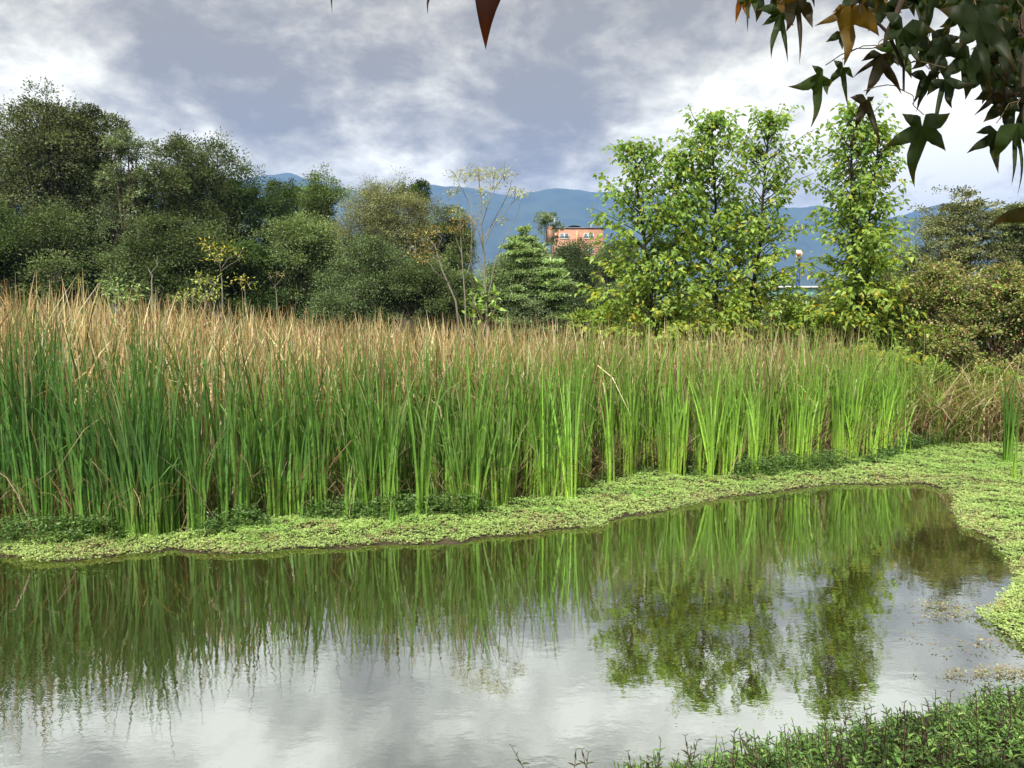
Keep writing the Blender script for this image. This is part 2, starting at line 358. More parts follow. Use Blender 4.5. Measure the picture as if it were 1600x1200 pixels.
def bushy(name, label, cat, px, top, hw, Yd, cols, seed, lobes=16, clumps=34, per=46, leaf=0.11, wide=0.52, group=None,
          bottom=0.18, bark=(0.10, 0.085, 0.065), spread=0.34, lobe_r=0.40, tiers=False, limb_r=0.06, kind='kite', squash=1.0, rough_edge=0.0, depth=0.85, cone=False):
    rng = np.random.default_rng(seed)
    c = at(px, top, Yd); H = c[2]; leaf = leaf * .74; per = int(per * 1.7); base = np.array([c[0], Yd, 0.0]); base[2] = float(ground_z(np.array([base[0]]), np.array([base[1]]))[0]) - 0.03
    R = hw / 1200.0 * Yd; cz0 = H * bottom; rzv = (H - cz0) / 2; cc = np.array([base[0], Yd, cz0 + rzv])
    root = empty(name, base); tag(root, label, cat, group)
    tm = MB(); fm = MB()
    lobes = int(lobes * max(1, (rzv / R) ** .5)) + 4
    # lobe centres filling the crown
    u = unit(rng.normal(size=(lobes, 3))); rr = rng.uniform(0.35, 1.0, (lobes, 1)) ** 0.6
    lr = lobe_r * min((R * rzv) ** .5, R * 1.25) * rng.uniform(0.7, 1.25, lobes)
    lc = cc + u * rr * np.array([max(R - .6 * lr.mean(), .3 * R), max(R * depth - .6 * lr.mean(), .3 * R), rzv * .85])
    lc[0] = (base[0] + rng.normal(0, R * .08), Yd, H - lr[0] * .8)
    for q in (1, 2, 3, 4): lc[q] = lc[0] + np.array([rng.normal(0, R * .42), rng.normal(0, R * .3), -lr[0] * rng.uniform(.3, 1.4)])
    if cone:
        fz = np.clip((H - lc[:, 2]) / (H - cz0), 0.05, 1)[:, None]; lc[:, :2] = base[:2] + (lc[:, :2] - base[:2]) * (.25 + 1.15 * fz); lr = lr * (.55 + .6 * fz[:, 0])
    lc[:, 2] = np.minimum(lc[:, 2], H - lr * .6)
    # trunk + limbs
    tp = np.array([base[0] + rng.normal(0, .1), Yd, cz0 + rzv * 0.5])
    r0 = 0.022 * H + 0.03
    trunk_pts = curve_pts(base, tp, 6, 0, 0.03 * H / 6, rng)
    tube(tm, trunk_pts, np.linspace(r0, r0 * .55, 6), bark, 7)
    for i in range(lobes):
        s = trunk_pts[rng.integers(2, 6)]
        tube(tm, curve_pts(s, lc[i], 5, 0.08 * R, 0.05 * R, rng), np.linspace(limb_r, limb_r * .3, 5) * (0.6 + H / 20), bark, 5)
    for i in range(lobes):
        n = clumps
        d = unit(rng.normal(size=(n, 3)) + np.array([0, -0.25, 0.35]))
        rad = lr[i] * rng.uniform(0.55, 1.08, (n, 1))
        cl = lc[i] + d * rad * np.array([1, 1, 0.8 * squash])
        if rough_edge:
            k = rng.random(n) < 0.2; cl[k] += d[k] * lr[i] * rough_edge * rng.random((k.sum(), 1))
        if tiers: cl[:, 2] = lc[i][2] + np.round((cl[:, 2] - lc[i][2]) / (0.30)) * 0.30 + rng.normal(0, .03, n)
        lobe_t = rng.normal(0, 0.13)
        for j in range(0, n, 3):
            tube(tm, curve_pts(lc[i], cl[j], 3, 0.03, 0.02, rng), [0.018, 0.012, 0.006], bark, 3)
        m_ = n * per; ci = np.repeat(np.arange(n), per)
        sp = spread * lr[i] * rng.uniform(.5, 1.1, n)[ci][:, None]
        off = rng.normal(size=(m_, 3)) * sp * np.array([.6, .6, .22 if tiers else .42])
        P = cl[ci] + off
        D = unit(off + d[ci] * sp * .5 + rng.normal(size=(m_, 3)) * sp * .5)
        Nn = unit(rng.normal(size=(m_, 3)) * .65 + np.array([0, -.25, .9]))
        cvar = (1 + lobe_t * 1.2 + rng.normal(0, .26, n)[ci])[:, None]
        leaves(fm, P, D, Nn, leaf * rng.uniform(.65, 1.3, m_), leaf * wide * rng.uniform(.8, 1.2, m_), np.clip(pal(rng, m_, cols) * cvar, .003, 1), kind=kind)
    tm.build('trunk', M_BARK, root); fm.build('crown', M_LEAF, root)
    return root

OLIVE = [(0.105,0.135,0.055),(0.08,0.11,0.045),(0.12,0.155,0.065),(0.14,0.165,0.085)]
DARK = [(0.065,0.115,0.032),(0.055,0.095,0.03),(0.10,0.16,0.05)]
GREEN = [(0.12,0.18,0.05),(0.09,0.14,0.04),(0.18,0.25,0.08)]
GREY = [(0.18,0.24,0.12),(0.13,0.19,0.085),(0.23,0.29,0.16)]
TAN = [(0.24,0.26,0.13),(0.19,0.22,0.095),(0.28,0.30,0.15)]
PALE = [(0.28,0.40,0.17),(0.20,0.31,0.12),(0.38,0.49,0.25)]
GT = 'trees and bushes beyond the reeds'
bushy('broadleaf_tree', 'tallest dark olive tree at the far left, sky showing through its top', 'tree', 62, 140, 128, 27, OLIVE, 1, lobes=30, clumps=34, per=32, leaf=.13, group=GT, rough_edge=.35, lobe_r=.33, limb_r=.07)
bushy('broadleaf_tree', 'olive tree merging with the right side of the tallest left tree', 'tree', 128, 168, 70, 28, OLIVE, 101, lobes=20, clumps=30, per=30, leaf=.13, group=GT, rough_edge=.8, lobe_r=.32)
bushy('broadleaf_tree', 'olive tree filling the gap left of the second tall olive tree', 'tree', 205, 262, 60, 30, OLIVE, 102, lobes=16, leaf=.13, group=GT, rough_edge=.6)
bushy('broadleaf_tree', 'dark tree cut off by the left edge of the picture', 'tree', -75, 150, 110, 29, OLIVE, 2, lobes=18, group=GT, rough_edge=.6, leaf=.13)
bushy('feathery_tree', 'thin grey feathery tree just right of the tallest left tree', 'tree', 188, 205, 48, 26, GREY, 3, lobes=12, clumps=16, per=22, leaf=.10, group=GT, rough_edge=1.6, lobe_r=.33)
bushy('broadleaf_tree', 'second tall olive tree with a tufted top over the left bank', 'tree', 275, 212, 88, 28, OLIVE + DARK[:1], 4, lobes=22, leaf=.12, group=GT, rough_edge=.45, lobe_r=.34)
bushy('broadleaf_tree', 'dense dark green round tree right of the second tall olive tree', 'tree', 376, 256, 66, 31, DARK, 5, lobes=18, group=GT, per=50, leaf=.12)
bushy('broadleaf_tree', 'small dark tree in the gap under the left mountain peak', 'tree', 448, 280, 42, 40, DARK + GREEN[:1], 6, lobes=12, group=GT)
bushy('broadleaf_tree', 'bright green rounded tree right of the left mountain peak', 'tree', 506, 268, 52, 38, GREEN, 7, lobes=16, group=GT, per=50, leaf=.13)
bushy('feathery_tree', 'tan olive feathery tree in the middle of the left tree line', 'tree', 592, 282, 78, 29, TAN, 8, lobes=20, clumps=40, per=44, leaf=.08, group=GT, rough_edge=.7)
bushy('broadleaf_tree', 'grey green bush in front of the bright green rounded tree', 'bush', 480, 336, 84, 26, GREY + GREEN, 9, lobes=18, group=GT, leaf=.10, per=50)
bushy('cypress_tree', 'narrow dark tree poking up against the mountain', 'tree', 655, 284, 27, 38, DARK, 10, lobes=10, group=GT, lobe_r=.5, bottom=.1, leaf=.11)
bushy('broadleaf_tree', 'green tree behind the bare saplings, below the ridge', 'tree', 700, 322, 48, 33, GREEN + OLIVE, 11, lobes=14, group=GT)
bushy('broadleaf_bush', 'grey green low bush in front of the tan feathery tree', 'bush', 560, 372, 88, 24, GREY + DARK, 12, lobes=18, group=GT, leaf=.085, per=54)
bushy('broadleaf_bush', 'dark bush behind the leaning orange tipped sapling', 'bush', 665, 400, 62, 23.5, OLIVE + DARK, 13, lobes=14, group=GT, leaf=.085, per=54)
bushy('tiered_tree', 'pale green tree in layered tiers left of the brick building', 'tree', 818, 350, 66, 25, PALE, 14, lobes=38, clumps=36, per=44, group=GT, tiers=True, leaf=.10, lobe_r=.30, cone=True)
bushy('tiered_bush', 'lower layered pale green bush right of the tiered tree', 'bush', 862, 410, 26, 24.5, PALE, 15, lobes=10, group=GT, tiers=True, leaf=.1, lobe_r=.45)
bushy('broadleaf_bush', 'silvery green bush at the foot of the tiered tree', 'bush', 790, 408, 74, 25, GREY, 16, lobes=16, group=GT, leaf=.085, per=54)
bushy('broadleaf_tree', 'grey dark tree in front of the brick building', 'tree', 892, 374, 56, 36, GREY + DARK, 17, lobes=16, group=GT)
bushy('sparse_tree', 'thin dark tree beside the brick building, against the mountain', 'tree', 855, 331, 20, 62, GREY, 18, lobes=9, clumps=14, per=26, group=GT, rough_edge=1.4, lobe_r=.4, leaf=.18)
bushy('broadleaf_bush', 'darkest bush below the tallest left tree', 'bush', 80, 330, 130, 24, DARK + OLIVE, 19, lobes=22, group=GT, bottom=.05)
bushy('broadleaf_bush', 'dark bush below the second tall olive tree', 'bush', 265, 335, 110, 24, OLIVE + DARK, 20, lobes=22, group=GT, bottom=.05)
bushy('broadleaf_bush', 'dark bush below the dense round tree', 'bush', 400, 380, 60, 25, DARK, 21, lobes=12, group=GT, bottom=.05)
bushy('broadleaf_bush', 'dark bush cut by the left edge behind the reeds', 'bush', -60, 300, 100, 23, DARK, 22, lobes=14, group=GT, bottom=.05)
bushy('broadleaf_bush', 'mid green bush behind the bare saplings at reed height', 'bush', 730, 430, 50, 24, GREEN + GREY, 23, lobes=12, group=GT, bottom=.05, leaf=.085)
bushy('feathery_tree', 'grey green tree right of the four tall saplings', 'tree', 1445, 335, 45, 25, GREY + TAN, 24, lobes=14, clumps=24, per=30, leaf=.08, group=GT, rough_edge=.8)
bushy('tiered_tree', 'brown olive layered tree near the right edge with a thin top', 'tree', 1510, 300, 58, 22, TAN + OLIVE[:1], 25, lobes=16, clumps=20, per=22, tiers=True, leaf=.11, group=GT, rough_edge=1.2)
bushy('tiered_tree', 'dark layered tree cut by the right edge', 'tree', 1590, 316, 55, 25, TAN + DARK, 26, lobes=18, clumps=30, per=34, tiers=True, leaf=.11, group=GT)
YEL = [(0.24,0.36,0.06),(0.18,0.31,0.06),(0.36,0.42,0.08),(0.22,0.33,0.07),(.16,.27,.05)]
RUST = [(0.34,0.29,0.14),(0.25,0.24,0.11),(0.34,0.22,0.12),(0.24,0.32,0.09),(.22,.30,.10),(.40,.37,.20)]
bushy('thorny_bush', 'brown reddish bush right of the tall saplings', 'bush', 1458, 415, 66, 17.6, RUST + YEL[:2], 27, lobes=16, clumps=26, per=26, leaf=.10, group=GT, bottom=.1, rough_edge=.9, bark=(.11,.08,.06), lobe_r=.33)
bushy('thorny_bush', 'brown olive bush at the right edge above the dry sedge', 'bush', 1570, 410, 76, 17.3, RUST + YEL[:2], 28, lobes=18, clumps=26, per=26, leaf=.10, group=GT, bottom=.1, rough_edge=.9, bark=(.11,.08,.06), lobe_r=.33)
bushy('leafy_bush', 'yellow green bush between the third and fourth saplings', 'bush', 1258, 478, 52, 18.4, YEL, 29, lobes=12, clumps=20, per=20, leaf=.12, wide=.6, kind='broad', group=GT, bottom=.05, rough_edge=.5)
bushy('leafy_bush', 'yellow green bush under the rightmost sapling', 'bush', 1375, 455, 55, 18.2, YEL, 30, lobes=12, clumps=22, per=20, leaf=.12, wide=.6, kind='broad', group=GT, bottom=.05, rough_edge=.5)
bushy('leafy_bush', 'low yellow green scrambling bush among the dry sedge on the right', 'bush', 1462, 560, 46, 15.9, YEL, 32, lobes=10, clumps=16, per=16, leaf=.07, wide=.6, kind='broad', group=GT, bottom=.05, rough_edge=.5)
bushy('leafy_bush', 'second low yellow green bush nearer the right edge among the dry sedge', 'bush', 1555, 575, 42, 15.9, YEL, 33, lobes=8, clumps=14, per=16, leaf=.07, wide=.6, kind='broad', group=GT, bottom=.05, rough_edge=.5)
bushy('leafy_bush', 'low yellow green bush at the foot of the leftmost sapling', 'bush', 945, 478, 48, 19.2, YEL, 31, lobes=10, clumps=18, per=18, leaf=.11, wide=.6, kind='broad', group=GT, bottom=.05, rough_edge=.4)
bushy('broadleaf_tree', 'grey green tree hiding the right end of the brick building', 'tree', 956, 378, 36, 48, GREY + GREEN, 103, lobes=12, leaf=.13, group=GT, bottom=.05)
# bushes behind the saplings, seen through their gaps
for i, (px, top, hw, Yd, lab) in enumerate([(1228,462,38,30,'far bush before the low white building'),(1290,468,30,30,'small far bush before the right end of the low white building'),(985,440,60,34,'far bush behind the leftmost sapling'),(1085,446,62,36,'far bush behind the second sapling'),(1165,436,48,40,'far bush behind the third sapling'),
        (1330,430,62,36,'far bush behind the rightmost sapling'),(1405,405,60,31,'far bush between the rightmost sapling and the grey green tree')]):
    bushy('broadleaf_bush', lab, 'bush', px, top, hw, Yd, GREEN + GREY, 40 + i, lobes=10, clumps=24, per=26, leaf=.14, group=GT, bottom=.05)

# ------------------------------------------------------------------ tall bright saplings
SAPC = [(0.25,0.38,0.085),(0.33,0.46,0.11),(0.21,0.33,0.08),(0.42,0.53,0.16)]
SAPY = [(0.42,0.46,0.06),(0.36,0.42,0.06),(0.50,0.44,0.07)]
def sapling(label, Yd, stems, seed, dens=1.0, low=1.0):
    rng = np.random.default_rng(seed)
    x0, yb = stems[0][0][0], None
    p0 = at(stems[0][0][0], stems[0][0][1], Yd); base = np.array([p0[0], Yd, 0.02])
    root = empty('sapling_tree', base); tag(root, label, 'tree', 'four tall saplings rising from the reeds')
    fm = MB()
    for si, (pts, ws) in enumerate([(s[:-1], s[-1]) for s in stems]):
        tm = MB()
        P = np.array([at(a, b, Yd + si * 0.22) for a, b in pts]); P[0, 2] = 0.0
        # resample
        seg = np.r_[0, np.cumsum(np.linalg.norm(np.diff(P, axis=0), axis=1))]; Ltot = seg[-1]
        n = 16; s = np.linspace(0, Ltot, n); Q = np.stack([np.interp(s, seg, P[:, k]) for k in range(3)], 1); Q[1:-1] += rng.normal(0, .012, (n - 2, 3))
        tube(tm, Q, np.linspace(0.070, 0.014, n) * (1 if si == 0 else .75), (0.035, 0.028, 0.022), 7)
        wt, wm, wb = [w / 1200 * Yd for w in ws]
        zs = 1.0
        while True:
            t = zs / Ltot
            if t >= 1: break
            w = 1.15 * np.interp(t, [0.22, 0.45, 0.85, 1.0], [wb, wm, wt, 0.15])
            k = 2 + (rng.random() < .45)
            for _ in range(k):
                c = np.array([np.interp(zs, s, Q[:, j]) for j in range(3)])
                az = rng.uniform(0, 2 * PI); ll = w * rng.uniform(.45, 1.12)
                el = np.interp(t, [0.2, 1.0], [0.25, 1.0]) + rng.normal(0, .12)
                tip = c + np.array([math.cos(az) * ll, math.sin(az) * ll, ll * math.tan(min(el, 1.15)) * .8])
                tip[2] = min(tip[2], Q[-1, 2] + 0.05)
                B = curve_pts(c, tip, 6, 0.12 * ll * (1 - t), .015, rng)
                tube(tm, B, np.linspace(.013, .004, 6), (0.075, 0.07, 0.035), 4)
                m_ = int(dens * (8 + 30 * ll) * (low if t < .4 else 1))
                u = rng.uniform(.22, 1.04, m_)
                bp = np.stack([np.interp(u, np.linspace(0, 1, 6), B[:, j]) for j in range(3)], 1)
                a2 = az + rng.choice([-1, 1], m_) * rng.uniform(.3, 1.5, m_)
                D = np.stack([np.cos(a2), np.sin(a2), rng.uniform(-1.1, .25, m_)], 1)
                bp = bp + unit(D) * rng.uniform(.02, .10, (m_, 1)) + rng.normal(0, .055, (m_, 3))
                Nn = np.stack([rng.normal(0, .4, m_) , rng.normal(-.2, .4, m_), np.ones(m_)], 1)
                yel = rng.random(m_) < np.interp(t, [.2, .5, 1], [.30, .12, .03])
                col = np.where(yel[:, None], pal(rng, m_, SAPY, .12), pal(rng, m_, SAPC, .16) * np.array([np.interp(t, [.3, .9], [.98, .74]), np.interp(t, [.3, .9], [1.0, .86]), .9]))
                L_ = rng.uniform(.08, .165, m_)
                leaves(fm, bp, D, Nn, L_, L_ * rng.uniform(.55, .72, m_), col, fold=.3, kind='broad', droop=.18)
            zs += rng.uniform(.055, .095)
        # leader tuft
        m_ = 40; a2 = rng.uniform(0, 2 * PI, m_)
        D = np.stack([np.cos(a2), np.sin(a2), rng.uniform(-.3, 1.3, m_)], 1); bp = Q[-1] - np.array([0, 0, 1]) * rng.uniform(0, .3, (m_, 1)) + unit(D) * .05
        leaves(fm, bp, D, np.stack([rng.normal(0, .4, m_), rng.normal(0, .4, m_), np.ones(m_)], 1), rng.uniform(.08, .15, m_), .07, pal(rng, m_, SAPC), fold=.3, kind='broad', droop=.15)
        tm.build('stem', M_BARK, root)
    fm.build('crown', M_SAP, root)
    return root
sapling('leftmost of the four bright saplings, broad and double topped', 17.6, [[(1030,600),(1022,500),(1008,380),(995,290),(990,226),(60,80,108)], [(1032,600),(1040,480),(1058,350),(1062,240),(30,50,60)]], 51, dens=.75)
sapling('second bright sapling from the left with a straight dark stem', 17.9, [[(1122,600),(1120,480),(1118,330),(1112,181),(50,66,85)]], 52, dens=.75)
sapling('third bright sapling, its lower stem leaning right', 18.3, [[(1158,600),(1172,480),(1192,350),(1202,178),(54,72,85)]], 53, dens=.62)
sapling('rightmost and slimmest bright sapling with two parallel stems', 17.4, [[(1338,620),(1336,480),(1332,330),(1330,166),(44,66,92)], [(1352,620),(1356,470),(1358,340),(1376,196),(34,56,80)]], 54, dens=.72)

# ------------------------------------------------------------------ thin bare saplings
def bare_tree(name, label, Yd, trunk, forks, tufts, cols, seed, r=.035, bark=(0.20,0.19,0.15), group=None, tn=46, tr=.22, lf=.07):
    """trunk: pixel path, forks: list of pixel paths, tufts: (px,py,size px)"""
    rng = np.random.default_rng(seed)
    T = [at(a, b, Yd) for a, b in trunk]; base = np.array([T[0][0], Yd, 0.03]); T[0] = base
    root = empty(name, base); tag(root, label, 'sapling', group)
    tm = MB(); fm = MB()
    T = np.array(T); k = len(T)
    tube(tm, T, np.linspace(r, r * .5, k), bark, 6)
    for f in forks:
        F = np.array([at(a, b, Yd + rng.normal(0, .15)) for a, b in f]); F[0, 1] = Yd
        k = len(F); s = np.linspace(0, 1, 3 * k); Q = np.stack([np.interp(s, np.linspace(0, 1, k), F[:, j]) for j in range(3)], 1)
        Q[1:-1] += rng.normal(0, .006, (len(Q) - 2, 3)); tube(tm, Q, np.linspace(r * .42, r * .14, len(Q)), bark, 5)
    for (a, b, sz) in tufts:
        c = at(a, b, Yd + rng.normal(0, .2)); R = sz / 1200 * Yd
        for q in range(4):
            e = c + rng.normal(0, R * .5, 3); tube(tm, [c - np.array([0, 0, R * .6]), (c + e) / 2, e], [.008, .006, .003], bark, 3)
        n = int(tn * (sz / 14.0)); off = rng.normal(size=(n, 3)) * R * np.array([.6, .6, .35])
        D = unit(off) + rng.normal(0, .5, (n, 3)); leaves(fm, c + off, D, rng.normal(0, .5, (n, 3)) + np.array([0, 0, 1]), rng.uniform(.6, 1.3, n) * lf, rng.uniform(.6, 1.2, n) * lf * .42, pal(rng, n, cols, .15))
    tm.build('stem', M_BARK, root)
    if tufts: fm.build('crown', M_LEAF, root)
    return root
PG = [(0.44,0.48,0.15),(0.36,0.44,0.14),(0.50,0.48,0.18)]
OR = [(0.34,0.20,0.06),(0.28,0.22,0.07),(0.38,0.26,0.09)]
bare_tree('slender_sapling', 'tallest slender pale sapling with a V shaped crown of thin branches against the mountain', 15.3,
    [(765,640),(762,560),(760,480),(756,400),(752,350)],
    [[(758,400),(745,350),(730,310),(716,285)],[(752,350),(752,310),(748,280),(742,268)],[(752,352),(762,320),(775,292),(790,272)],[(757,380),(775,345),(800,318),(818,302)],
     [(760,440),(745,400),(738,340),(735,300)],[(762,470),(772,420),(785,380),(806,340),(815,312)],[(757,370),(780,330),(795,300),(800,280)],[(745,352),(728,330),(712,322),(700,330)]],
    [(716,274,14),(735,268,13),(750,275,13),(772,272,13),(788,272,16),(805,298,13),(818,303,9),(705,300,9),(770,290,10),(712,330,9),(757,318,7),(786,345,6),(755,300,9)], PG, 61, r=.030, lf=.06, tn=85)
bare_tree('slender_sapling', 'leaning sapling with an orange brown tuft left of the tallest slender sapling', 16.0,
    [(735,520),(712,470),(690,420),(680,385),(668,370)], [[(700,440),(680,425),(665,405)],[(690,415),(672,395),(655,388)],[(682,395),(690,372),(680,360)]],
    [(665,368,18),(650,392,14),(660,405,10),(682,360,12),(672,385,10)], OR + PG[:1], 62, r=.022)
bare_tree('slender_sapling', 'thin upright sapling with a small orange top beside the tallest slender sapling', 15.8,
    [(728,520),(727,470),(723,420),(720,370)], [[(725,440),(735,410),(745,395)],[(722,400),(712,370),(710,350)]],
    [(718,350,16),(728,342,10),(710,360,9)], OR, 63, r=.02)
bare_tree('slender_sapling', 'second bare stem close behind the tallest slender sapling', 16.2,
    [(742,560),(740,480),(736,400),(738,340)], [[(738,420),(726,380),(718,330),(714,300)],[(738,380),(748,330),(752,290)]], [(714,295,9),(748,268,11),(726,280,10)], PG, 64, r=.024, lf=.055)
bare_tree('large_leaved_shrub', 'fresh green big leaved shrub at the foot of the bare saplings', 15.4,
    [(752,560),(752,520),(750,480)], [[(751,490),(765,468),(772,462)],[(750,495),(738,470)]], [(752,455,13),(768,465,14),(742,470,12),(750,490,18),(770,485,12)], [(0.22,0.38,0.08),(0.30,0.45,0.12)], 65, r=.02, lf=.17, tn=18)
YT = [(0.50,0.48,0.08),(0.42,0.44,0.10)]
G2 = 'small pale plants along the back of the reeds'
bare_tree('pale_shrub', 'fresh pale green leafy plant in front of the darkest bush', 19, [(180,500),(180,470),(178,445)], [[(179,470),(192,455),(200,442)]],
    [(175,440,17),(168,455,16),(188,460,17),(204,446,12),(180,472,20),(200,465,14)], [(0.32,0.48,0.20),(0.24,0.40,0.14)], 66, r=.02, lf=.12, tn=30, group=G2)
bare_tree('yellow_sapling', 'small tree with yellow leaf tufts before the dark bushes', 20.5, [(346,500),(347,440),(343,410)], [[(345,418),(355,405),(370,396)],[(346,425),(362,412),(378,402)],[(343,412),(330,398)]],
    [(325,384,15),(340,392,17),(352,388,14),(372,396,13),(335,405,12)], YT, 67, r=.025, lf=.10, tn=34, group=G2)
bare_tree('pale_shrub', 'yellow green shrub left of the small yellow topped tree', 19.5, [(322,505),(320,470),(322,445)], [[(320,465),(332,450)],[(321,470),(308,445)]],
    [(310,436,12),(322,440,14),(336,440,13),(325,458,16),(300,462,18),(285,468,16),(338,462,12)], [(0.34,0.46,0.14),(0.40,0.45,0.10)], 68, r=.02, lf=.11, tn=28, group=G2)
bare_tree('yellow_sapling', 'tiny yellow tufted plant right of the small yellow topped tree', 19.5, [(384,500),(383,460),(382,445)], [[(383,455),(375,440)]], [(376,436,11),(388,441,11)], YT, 69, r=.014, lf=.10, tn=30, group=G2)
bare_tree('bare_shrub', 'leafless pale twig plant at the back edge of the reeds', 19.5, [(432,500),(432,460),(430,445)], [[(431,455),(424,436),(420,428)],[(431,450),(438,438),(444,428)],[(430,448),(432,432)]], [(424,430,7),(440,430,7),(432,427,6)], YT + OR, 70, r=.016, lf=.06, tn=20, group=G2)
bare_tree('bare_sapling', 'thin forked leafless trunk before the dark left bushes', 21.5, [(238,500),(237,440),(238,428)], [[(237,430),(231,418),(229,410)],[(237,430),(245,415),(246,400)]], [], PG, 71, r=.026, bark=(.24,.23,.20), group=G2)

# ------------------------------------------------------------------ far buildings
def box(mb, x0, x1, y0, y1, z0, z1, c):
    v = [(x, y, z) for x in (x0, x1) for y in (y0, y1) for z in (z0, z1)]
    mb.add(v, q=[(0,1,3,2),(4,6,7,5),(0,4,5,1),(2,3,7,6),(0,2,6,4),(1,5,7,3)], c=c)
m_, nb2, ob2 = new_mat('orange_brick')
tcx = nb2.nodes.new('ShaderNodeTexCoord'); mpx = nb2.nodes.new('ShaderNodeMapping'); mpx.inputs['Rotation'].default_value = (PI / 2, 0, 0)
br = nb2.nodes.new('ShaderNodeTexBrick'); br.inputs['Scale'].default_value = 1.0; br.inputs['Brick Width'].default_value = .5; br.inputs['Row Height'].default_value = .16
br.inputs['Color1'].default_value = (.44, .20, .12, 1); br.inputs['Color2'].default_value = (.34, .15, .09, 1); br.inputs['Mortar'].default_value = (.42, .33, .26, 1); br.inputs['Mortar Size'].default_value = .012
nb2.links.new(tcx.outputs['Object'], mpx.inputs[0]); nb2.links.new(mpx.outputs[0], br.inputs['Vector'])
pb = nb2.nodes.new('ShaderNodeBsdfPrincipled'); pb.inputs['Roughness'].default_value = .85; nb2.links.new(br.outputs[0], pb.inputs['Base Color']); nb2.links.new(pb.outputs[0], ob2.inputs[0])
M_BRICK = m_
M_WHITE = solid_mat('white_paint', (.66,.66,.64), (.80,.80,.78), 2, .6)
M_GLASS = solid_mat('dark_glass', (.10,.13,.17), (.22,.26,.31), 1.5, .15, spec=.6)
M_ROOF = solid_mat('grey_roof', (.13,.12,.13), (.22,.20,.21), 1.0, .8)
M_BLUE = solid_mat('blue_paint', (.02,.05,.22), (.03,.07,.28), 2, .5)
M_TURQ = solid_mat('turquoise_panel', (.30,.66,.62), (.45,.78,.74), .8, .3)
YB = 150.0
b0 = at(866, 480, YB); bx0 = b0[0]; bx1 = at(941, 480, YB)[0]; ztop = at(880, 357, YB)[2]
root = empty('brick_building', ((bx0 + bx1) / 2, YB + 6, 0)); tag(root, 'orange brick apartment building with white framed windows against the mountain', 'building')
mb = MB(); box(mb, bx0, bx1, YB, YB + 12, 0, ztop, (.5,.5,.5)); mb.build('wall', M_BRICK, root)
mb = MB(); box(mb, bx0 - .15, bx1 + .15, YB - .15, YB + 12.15, ztop, ztop + .22, (.5,.5,.5))
xm = at(898, 357, YB)[0]
th = np.linspace(0, PI, 13); arc = np.array([(xm + 1.35 * -math.cos(a), ztop + .22 + .42 * math.sin(a)) for a in th])
v = [(x, y, z) for (x, z) in arc for y in (YB + .5, YB + 7)]
mb.add(v, q=[(2*i, 2*i+2, 2*i+3, 2*i+1) for i in range(12)], c=(.5,.5,.5)); mb.build('roof', M_ROOF, root)
mb = MB(); box(mb, bx0 - 1.3, bx0 - .16, YB + 1, YB + 5, ztop - 2.5, ztop + .5, (.5,.5,.5)); mb.build('stair_tower', M_BRICK, root)
mb = MB(); box(mb, bx0 + .05, bx0 + .17, YB - .16, YB - .005, 0, ztop - .01, (.5,.5,.5)); mb.build('downpipe', M_WHITE, root)
pxp = at(901.5, 365, YB)[0]; mb = MB(); box(mb, pxp - .22, pxp + .22, YB - .18, YB - .004, 0, ztop - .5, (.5,.5,.5)); mb.build('pilaster', solid_mat('light_brick', (.62,.30,.16), (.70,.36,.20), 3), root)
for wx0, wx1 in ((874.5, 889.5), (912, 927.5)):
    for fl in range(5):
        a0 = at(wx0, 364, YB)[0]; a1 = at(wx1, 364, YB)[0]; z1 = at(880, 364.5, YB)[2] - 2.9 * fl; z0 = z1 - 1.05
        mb = MB(); f = .12
        box(mb, a0, a1, YB - .10, YB - .004, z1 - f, z1, 0.5 * np.ones(3)); box(mb, a0, a1, YB - .10, YB - .004, z0, z0 + f, 0.5 * np.ones(3))
        for xx in (a0, (a0 + a1) / 2 - f / 2, a1 - f): box(mb, xx, xx + f, YB - .095, YB - .006, z0 + f, z1 - f, 0.5 * np.ones(3))
        w = mb.build('window', M_WHITE, root)
        mb = MB(); box(mb, a0 + f, a1 - f, YB - .05, YB - .008, z0 + f, z1 - f, 0.5 * np.ones(3)); p = mb.build('pane', M_GLASS); p.parent = w; p.location = (-root.location.x, -root.location.y, -root.location.z)
for k, (ax, hh) in enumerate(((867.5, 2.2), (925, 1.4))):
    c = at(ax, 355, YB); mb = MB(); tube(mb, [(c[0], YB + 2, ztop + .22), (c[0], YB + 2, ztop + hh)], [.07, .05], (.6,.6,.6), 5)
    for q in range(2): box(mb, c[0] - .5 + q * .2, c[0] + .5 - q * .2, YB + 1.97, YB + 2.03, ztop + hh - .1 - q * .4, ztop + hh - .03 - q * .4, (.6,.6,.6))
    mb.build('antenna', M_WHITE, root)
# low pavilion with turquoise panels seen between the saplings
YP = 60.0
xa, xb = at(1196, 470, YP)[0], at(1322, 470, YP)[0]
root = empty('pavilion', ((xa + xb) / 2, YP + 2, 0)); tag(root, 'low white building with turquoise panels seen between the saplings', 'building')
zb = at(1250, 466, YP)[2]; zt = at(1250, 450, YP)[2]
mb = MB(); box(mb, xa, xb, YP, YP + 4, 0, zb, (.5,.5,.5)); mb.build('wall', M_WHITE, root)
mb = MB(); box(mb, xa - .1, xb + .1, YP - .12, YP + 4.1, zb, zb + .12, (.5,.5,.5)); mb.build('ledge', M_ROOF, root)
n = 6
for i in range(n):
    x0 = xa + (xb - xa) * i / n; x1 = xa + (xb - xa) * (i + 1) / n - .12
    mb = MB(); box(mb, x0, x1, YP + .05, YP + .12, zb + .12, zt, (.5,.5,.5)); mb.build('panel', M_TURQ, root)
    mb = MB(); box(mb, x1, x1 + .12, YP + .02, YP + .15, zb + .12, zt, (.5,.5,.5)); mb.build('post', M_BLUE, root)
